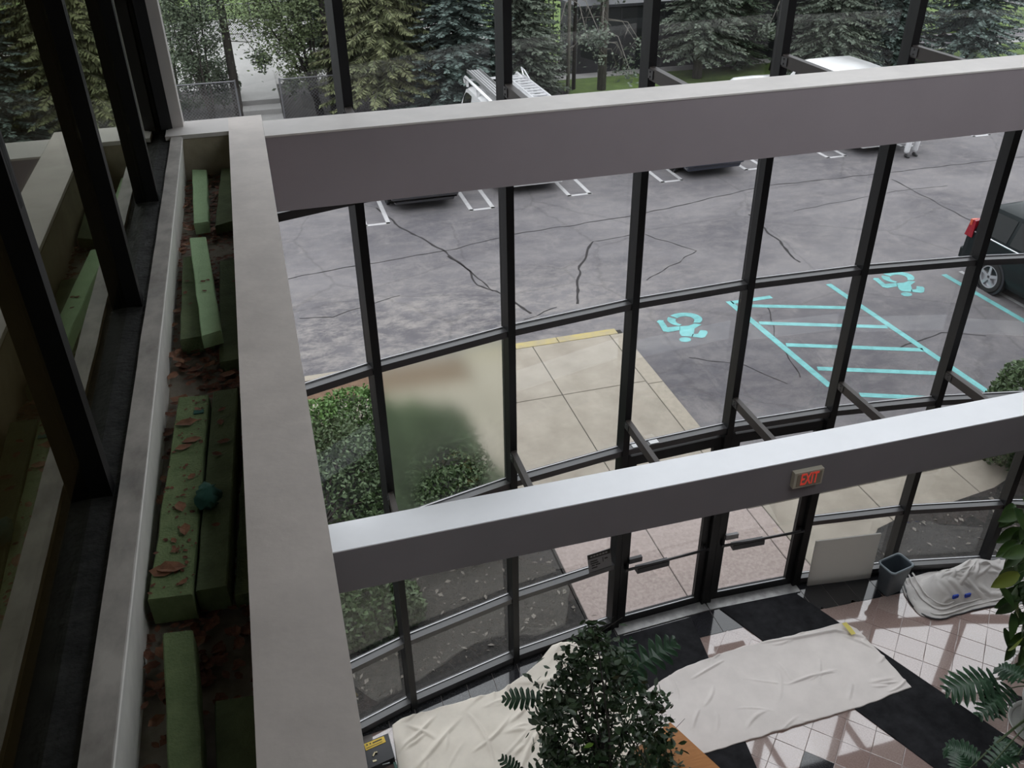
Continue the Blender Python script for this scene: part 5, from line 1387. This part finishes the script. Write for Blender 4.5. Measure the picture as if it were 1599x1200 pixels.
# ------------------------------------------------------------------ indoor plants
def pot(root, x, y, r, h, m, z=0.0):
    mb = MB(); mb.lathe([(.01, z + .002), (r * .74, z + .002), (r * .78, z + .02), (r * .98, z + h * .86), (r * 1.04, z + h * .87), (r * 1.06, z + h * .99), (r * 1.02, z + h), (r * .94, z + h * .98), (r * .93, z + h * .88)], 32, (x, y)); mb.build('pot', m, root, smooth=True, sharp=.7)
    mb = MB(); mb.disc((x, y), r * .935, z + h * .90, 24); mb.build('soil', M['soil'], root)
def lobed_leaf(base, tip, width, m, parent, seed, lobes=8, cup=.12, name='leaf', twist=None):
    """deeply cut leaf from base to tip, lobes as fingers off the midrib"""
    r_ = random.Random(seed); base, tip = Vector(base), Vector(tip); ax = (tip - base); L_ = ax.length; ax.normalize()
    up = twist or Vector((0, 0, 1)); side = ax.cross(up)
    side = side.normalized() if side.length > .05 else ax.orthogonal().normalized(); nrm = side.cross(ax)
    mb = MB(); mid = [base + ax * L_ * t + nrm * (L_ * cup * math.sin(PI * t) - L_ * .05 * t) for t in [i / (2 * lobes) for i in range(2 * lobes + 1)]]
    for i in range(lobes):
        t = (i + .5) / lobes; w = width * (.95 * math.sin(PI * min(1, .16 + t * .80)) ** .8 + .05) * r_.uniform(.85, 1.1)
        a, b, c = mid[2 * i], mid[2 * i + 1], mid[2 * i + 2]
        for s in (-1, 1):
            fwd = .15 + .75 * t + r_.uniform(-.08, .08)
            e = b + side * s * w + ax * w * (fwd - .25) - nrm * w * .22
            m1 = a.lerp(b, .42) + side * s * w * .5 + ax * w * (fwd - .25) * .35; m2 = c.lerp(b, .42) + side * s * w * .5 + ax * w * (fwd - .1) * .55
            k1 = m1.lerp(e, .55) + ax * -.006; k2 = m2.lerp(e, .5) + ax * .012
            mb.add([a, m1, k1, e, k2, m2, c, b, b.lerp(e, .5) - nrm * .004], [(0, 1, 8, 7), (1, 2, 3, 8), (8, 3, 4, 5), (7, 8, 5, 6)] if s > 0 else [(7, 8, 1, 0), (8, 3, 2, 1), (5, 4, 3, 8), (6, 5, 8, 7)])
    a = mid[-2]; mb.add([a + side * width * .16, tip, a - side * width * .16, mid[-3]], [(0, 1, 2, 3)])
    o = mb.build(name, m, parent); return o
def arch(parent, a, b, sag=.25, r=.008, name='leaf_stalk', m=None):
    a, b = Vector(a), Vector(b); mb = MB()
    mb.tube([a.lerp(b, t) + Vector((0, 0, sag * 4 * t * (1 - t))) for t in [i / 8 for i in range(9)]], [r * (1 - .4 * i / 8) for i in range(9)], 6); return mb.build(name, m or M['stem'], parent, smooth=True)
FY = 4.75
fx, fy = 2.02, 4.35
fi = tag(empty('ficus', (fx, fy, 0)), 'bushy dark green ficus in the middle of the bottom edge', 'plant')
pot(fi, fx, fy, .26, .45, M['pot'])
rn = np.random.default_rng(77); rr = random.Random(77)
clus = [(932, 992, .10, 0), (915, 1018, .13, 0), (948, 1025, .13, .1), (893, 1045, .12, .05), (872, 1078, .15, 0), (925, 1060, .15, .15), (968, 1060, .14, .1), (900, 1100, .19, 0), (950, 1100, .19, -.1), (1000, 1090, .13, .1), (1028, 1100, .10, .15),
        (870, 1125, .15, -.05), (920, 1150, .22, -.15), (975, 1140, .2, -.1), (1015, 1135, .14, 0), (1030, 1165, .14, -.1), (885, 1180, .18, -.2), (945, 1190, .22, -.25), (1000, 1190, .18, -.2), (1040, 1200, .12, -.2), (905, 1225, .22, -.3), (965, 1240, .22, -.3), (860, 1165, .10, -.1)]
cc = [(aty(a, b, FY + d), r) for a, b, r, d in clus]
for i in range(4):
    b = MB(); a0 = 1.57 * i
    for c, r in cc[i::4]:
        p0 = Vector((fx + .05 * math.cos(a0), fy + .05 * math.sin(a0), .42)); q = p0.lerp(c, .5) + Vector((0, 0, .1)); q.x = (q.x + p0.x) / 2; q.y = (q.y + p0.y) / 2
        b.tube([p0, q, c], [.016, .010, .004], 5, cap=False)
        for _ in range(5):
            e = c + Vector((rr.gauss(0, r), rr.gauss(0, r), rr.gauss(0, r))); b.tube([c, e], [.004, .002], 3, cap=False)
    b.build('branch', M['bark_dark'], fi, smooth=True)
C = []
for c, r in cc: C.append(np.array(c)[None] + rn.normal(0, .62, (int(130 * (r / .18) ** 1.5) + 20, 3)) * r)
C = np.concatenate(C)
def oval_leaves(C, size, r_, down=.35):
    n_ = len(C); d = r_.normal(0, 1, (n_, 3)); d[:, 2] = d[:, 2] * .5 - down; d /= np.linalg.norm(d, axis=1, keepdims=True)
    e = r_.normal(0, 1, (n_, 3)); e -= d * (e * d).sum(1, keepdims=True); e /= np.linalg.norm(e, axis=1, keepdims=True); s_ = size * r_.uniform(.7, 1.25, (n_, 1)); nn = np.cross(d, e)
    pts = [C - d * s_, C - d * s_ * .35 + e * s_ * .46 + nn * s_ * .10, C + d * s_ * .35 + e * s_ * .40 + nn * s_ * .1, C + d * s_, C + d * s_ * .35 - e * s_ * .40 + nn * s_ * .1, C - d * s_ * .35 - e * s_ * .46 + nn * s_ * .1]
    V = np.stack(pts, 1).reshape(-1, 3); o_ = np.arange(n_)[:, None] * 6
    F_ = np.concatenate([o_ + np.array([[0, 1, 2, 3]]), o_ + np.array([[0, 3, 4, 5]])]); return V, F_
V, F_ = oval_leaves(C, .042, rn); np_mesh('foliage', V, F_, M['ficus'], fi)
Cy = np.array([list(aty(895, 1107, FY - .12)), list(aty(920, 1165, FY - .35)), list(aty(1050, 1165, FY - .1))]); V, F_ = oval_leaves(Cy, .05, rn); np_mesh('young_leaves', V, F_, M['ficus_pale'], fi)
# lobed plant around the ficus
ph = tag(empty('philodendron', (2.45, 4.0, 0)), 'philodendron with deeply lobed leaves reaching out around the ficus', 'plant')
pot(ph, 2.55, 3.95, .2, .35, M['pot'])
pb = Vector((2.55, 3.95, .36))
LV = [((965, 1058), (1058, 1003), .75, .19, 5.0), ((940, 1060), (990, 1000), .9, .13, 5.0), ((845, 1092), (785, 1092), 1.3, .11, 5.0), ((865, 1105), (835, 1130), 1.3, .10, 5.0), ((880, 1098), (845, 1118), 1.3, .10, 5.0),
      ((860, 1195), (800, 1232), 1.2, .12, 4.7), ((880, 1185), (850, 1168), 1.1, .12, 4.7), ((815, 1215), (784, 1185), 1.25, .10, 4.7), ((1010, 1150), (1060, 1185), .8, .11, 4.8), ((930, 1200), (860, 1215), 1.0, .15, 4.6), ((985, 1205), (1040, 1235), .9, .14, 4.6), ((955, 1075), (1010, 1060), .95, .12, 4.9)]
for i, (b_, t_, z, w, Y) in enumerate(LV):
    B_, T_ = aty(*b_, Y), aty(*t_, Y + .12)
    lobed_leaf(B_, T_, w, M['philo'], ph, 200 + i, 8, twist=Vector((.1, -.55, .8)))
    arch(ph, pb, B_, .12)
# right-hand lobed plant in the grey pot
rp2 = tag(empty('philodendron', (6.98, 4.28, 0)), 'philodendron in a grey pot beside the runner mat at the right edge', 'plant')
pot(rp2, 7.0, 4.27, .27, .42, M['pot'])
mb = MB(); mb.lathe([(.01, .003), (.30, .003), (.33, .03), (.318, .032), (.29, .012)], 32, (7.0, 4.27)); mb.build('saucer', M['pot'], rp2, smooth=True)
pb = Vector((7.0, 4.27, .40))
for i, (b_, t_, z, w) in enumerate([((1556, 1062), (1478, 1078), .62, .30), ((1545, 1060), (1560, 1120), .5, .2), ((1580, 1075), (1530, 1118), .55, .2), ((1600, 1060), (1560, 1040), .8, .2), ((1530, 1185), (1478, 1165), .75, .2), ((1545, 1200), (1590, 1165), .8, .18), ((1500, 1215), (1500, 1175), .8, .16), ((1590, 1180), (1560, 1150), .8, .14)]):
    B_, T_ = atz(*b_, z), atz(*t_, z - .06)
    lobed_leaf(B_, T_, w * .78, M['philo'], rp2, 300 + i, 9, twist=Vector((0, -.25, 1)), cup=.06)
    arch(rp2, pb, B_, .12, .009)
# tall plant at the right edge
tx, ty = 7.66, 5.0
tl = tag(empty('rubber_plant', (tx, ty, 0)), 'tall leafy potted plant with some yellowing leaves at the right edge', 'plant')
pot(tl, tx, ty, .28, .42, M['pot'])
mb = MB(); mb.tube([(tx, ty, .38), (tx + .03, ty + .02, 1.2), (tx - .02, ty, 2.1)], [.03, .024, .012], 8); mb.build('trunk', M['bark'], tl, smooth=True)
def broad_leaf(base, tip, w, m, parent, seed, droop=.12):
    base, tip = Vector(base), Vector(tip); ax = tip - base; L_ = ax.length; ax.normalize(); side = ax.cross(Vector((.2, -.6, .75))).normalized(); nn = side.cross(ax)
    P = []
    for i in range(8):
        t = i / 7; c = base + ax * L_ * t - Vector((0, 0, droop * L_ * t * t)); ww = w * math.sin(PI * min(1, .06 + .94 * t)) ** .8 * (1.1 - .3 * t)
        P.append([c - side * ww + nn * ww * .35, c - side * ww * .5 + nn * ww * .08, c, c + side * ww * .5 + nn * ww * .08, c + side * ww + nn * ww * .35])
    mb = MB(); mb.grid(P); return mb.build('leaf', m, parent, smooth=True)
rl = random.Random(5)
spots = [(1592, 810), (1586, 835), (1598, 850), (1583, 868), (1592, 890), (1570, 905), (1583, 925), (1597, 930), (1572, 948), (1588, 955), (1580, 978), (1596, 985), (1586, 1005), (1598, 1020), (1583, 1040), (1595, 1055), (1588, 1075), (1600, 800), (1605, 870), (1606, 960), (1575, 868)]
spots += [(rl.uniform(1572, 1612), rl.uniform(790, 1095)) for _ in range(60)]
for i, (a, b) in enumerate(spots):
    c = aty(a, b, ty + rl.uniform(-.15, .2)); sp = Vector((tx - .05, ty, min(2.1, c.z + .12)))
    d = Vector((rl.uniform(-1, .5), rl.uniform(-.7, .5), -.55)).normalized(); L_ = rl.uniform(.18, .30)
    base = c - d * L_ * .5
    broad_leaf(base, c + d * L_ * .5, L_ * .27, M['tall_leaf_y'] if i in (5, 9, 12) else M['tall_leaf'], tl, i)
    arch(tl, sp, base, .03, .005)
for i in range(14):
    a = rl.uniform(-.9, 2.2); z = rl.uniform(.9, 2.2); d = Vector((math.cos(a), math.sin(a) * .8, -.35)); base = Vector((tx, ty, z)) + d * .18
    broad_leaf(base, base + d * .24, .065, M['tall_leaf'], tl, i); arch(tl, (tx, ty, z), base, .03, .005)

# ------------------------------------------------------------------ planter trough contents
def foam(px4, z, th, m, label, zpush=0.0, seed=0):
    q = []
    for (a, b) in px4:
        p = atz(a, b, z); p.x = max(-.518, min(-.222, p.x)); q.append(p)
    # q: far-left, far-right, near-right, near-left -> resample lengthwise
    n_ = 9; L_, R_ = [], []
    for i in range(n_):
        t = i / (n_ - 1); L_.append(q[0].lerp(q[3], t)); R_.append(q[1].lerp(q[2], t))
    rings = []
    for i in range(n_):
        l, r = L_[i], R_[i]; w = .004 * nz(i * .9, seed); l = l + Vector((w, 0, 0)); r = r + Vector((.004 * nz(i * .9, seed + 5), 0, 0)); c = .004
        rings.append([(l.x, l.y, z - th), (l.x, l.y, z - c), (l.x + c, l.y, z + .002 * nz(i, seed)), (r.x - c, r.y, z + .002 * nz(i, seed + 2)), (r.x, r.y, z - c), (r.x, r.y, z - th)])
    mb = MB(); mb.rings(rings, cap=True)
    return tag(mb.build('foam_block', m), label, 'foam block', 'green foam offcuts in the trough')
FM, FD = M['foam'], M['foam_dirty']
foam([(300, 265), (323, 265), (326, 346), (303, 349)], 6.405, .065, M['foam_pale'], 'short bright green foam block at the far left end of the trough', seed=1)
foam([(346, 263), (366, 263), (364, 345), (336, 353)], 6.395, .055, FD, 'slanted green foam block at the far right end of the trough', seed=2)
foam([(286, 402), (312, 398), (332, 522), (281, 531)], 6.405, .075, FD, 'wide soiled foam block lying under the stacked narrow one', seed=3)
foam([(296, 372), (322, 370), (346, 516), (315, 525)], 6.468, .06, M['foam_pale'], 'narrow pale foam block stacked on top of another, mid trough', seed=4)
foam([(343, 408), (372, 404), (376, 560), (343, 566)], 6.385, .055, FD, 'dim green foam block close against the coping, mid trough', seed=5)
foam([(279, 621), (326, 617), (300, 928), (231, 937)], 6.435, .095, FM, 'largest green foam block, strewn with dead leaves', seed=6)
foam([(333, 612), (372, 606), (355, 915), (306, 923)], 6.425, .085, FD, 'long soiled foam block right beside the largest one', seed=7)
foam([(382, 660), (396, 658), (398, 925), (366, 930)], 6.385, .05, FD, 'dark foam strip hard against the coping beside the long blocks', seed=8)
foam([(254, 990), (301, 984), (325, 1330), (268, 1330)], 6.425, .08, FM, 'plain green foam block at the bottom edge of the trough', seed=9)
foam([(335, 1096), (400, 1086), (410, 1330), (342, 1330)], 6.395, .06, FD, 'dim green foam block at the bottom edge, against the coping', seed=10)
# leaf litter bed
rl = random.Random(21); mb = MB()
def curl_leaf(mb, x, y, z, s, a, tilt=.4):
    ca, sa = math.cos(a), math.sin(a); hh = [s * rl.uniform(-.05, .5) * tilt for _ in range(6)]
    f = lambda u, v, h: (x + (u * ca - v * sa) * s, y + (u * sa + v * ca) * s, z + .002 + max(0, h))
    mb.add([f(-1, 0, hh[0]), f(-.35, .55, hh[1]), f(.45, .5, hh[2]), f(1, 0, hh[3]), f(.45, -.5, hh[4]), f(-.35, -.55, hh[5]), f(0, 0, 0)], [(0, 6, 1), (1, 6, 2), (2, 6, 3), (3, 6, 4), (4, 6, 5), (5, 6, 0)])
for i in range(2600):
    y = rl.uniform(.6, 5.86); x = rl.uniform(-.525, -.222)
    dens = .30 + .7 * (nz(x * 6, y * 2.3, 4) > -.05)
    if rl.random() > dens: continue
    curl_leaf(mb, x, y, 6.326 + rl.uniform(0, .022), rl.uniform(.008, .026), rl.uniform(0, 6.28))
o = mb.build('leaf_litter', M['litter'], None); tag(o, 'brown crumbled leaf litter covering the trough bottom', 'leaf litter', kind='stuff')
lab = 'curled brown dead leaf lying on the litter in the planter trough'
for i in range(46):
    y = rl.uniform(1.2, 5.8); x = rl.choice([rl.uniform(-.52, -.46), rl.uniform(-.5, -.24)]); mb = MB(); curl_leaf(mb, x, y, 6.352 + rl.uniform(0, .01), rl.uniform(.022, .042), rl.uniform(0, 6.28), .8)
    tag(mb.build('dead_leaf', M['deadleaf']), lab, 'leaf', 'dead leaves on the trough litter')
lab2 = 'small brown dead leaf scrap lying on top of the largest foam block'
own = {1: 'ragged red-brown leaf clump near the far end of the largest foam block', 3: 'long dark brown leaf hanging over the near left edge of the largest foam block', 5: 'round rust-red leaf in the middle of the largest foam block', 6: 'split tan leaf just behind the round rust-red one on the largest foam block'}
for li, (a, b, s) in enumerate(((292, 662, .040), (300, 688, .034), (288, 700, .03), (268, 888, .044), (255, 893, .04), (290, 828, .028), (283, 792, .03), (275, 860, .016), (300, 745, .018), (286, 910, .016), (272, 845, .014), (310, 640, .018))):
    p = atz(a, b, 6.438); mb = MB(); curl_leaf(mb, p.x, p.y, 6.437, s, rl.uniform(0, 6.28), .5); tag(mb.build('dead_leaf', M['deadleaf']), own.get(li, lab2), 'leaf', 'dead leaves on the largest foam block')
lab3 = 'small dark leaf scrap on the long soiled foam block'
for (a, b, s) in ((345, 660, .022), (350, 690, .024), (340, 710, .02), (347, 640, .018), (338, 820, .014)):
    p = atz(a, b, 6.428); mb = MB(); curl_leaf(mb, p.x, p.y, 6.427, s, rl.uniform(0, 6.28), .5); tag(mb.build('dead_leaf', M['litter']), lab3, 'leaf', 'leaf scraps on the long soiled block')
lab4 = 'leaf scrap on the stacked foam blocks mid trough'
for (a, b, z, s) in ((318, 440, 6.47, .014), (325, 438, 6.47, .012), (320, 455, 6.47, .012), (292, 440, 6.408, .016), (290, 458, 6.408, .016), (298, 475, 6.408, .012), (368, 440, 6.39, .02)):
    p = atz(a, b, z); p.x = max(-.515, min(-.225, p.x)); mb = MB(); curl_leaf(mb, p.x, p.y, z, s, rl.uniform(0, 6.28), .5); tag(mb.build('dead_leaf', M['litter']), lab4, 'leaf', 'leaf scraps on the stacked blocks')
mb = MB()
for i in range(170):
    u, v = rl.random(), rl.random(); a_ = (279 + 47 * u) * (1 - v) + (231 + 69 * u) * v; b_ = 625 + 305 * v
    p = atz(a_, b_, 6.438)
    if rl.random() < .35 + .65 * (nz(p.x * 18, p.y * 5, 2) > .1): curl_leaf(mb, p.x, p.y, 6.436, rl.uniform(.003, .010), rl.uniform(0, 6.28), .5)
o = mb.build('leaf_crumbs', M['litter'], bpy.data.objects['foam_block.005']); o['kind'] = 'stuff'
# teal rag
p = atz(325, 775, 6.45); mb = MB(); rs_ = []
for i in range(9):
    a = PI * i / 8; rs_.append([(p.x + (.034 * math.sin(a) + .002) * (1 + 1.1 * nz(i * 1.3, k * 1.4, 3)) * math.cos(b), p.y + (.05 * math.sin(a) + .002) * (1 + 1.1 * nz(i * 1.2, k * 1.3, 6)) * math.sin(b), 6.452 - .026 * math.cos(a) * (1 + .4 * nz(i, k * .7))) for k, b in enumerate([2 * PI * q / 18 for q in range(18)])])
mb.rings(rs_, cap=True); tag(mb.build('rag', M['teal_cloth'], smooth=True), 'crumpled teal rag wedged between the two long foam blocks', 'rag')
p = atz(311, 644, 6.437); mb = MB(); mb.bbox(p.x - .018, p.x + .018, p.y - .012, p.y + .012, 6.436, 6.441, .002); tag(mb.build('scrap', M['teal_cloth']), 'tiny teal scrap at the far end of the largest foam block', 'scrap')
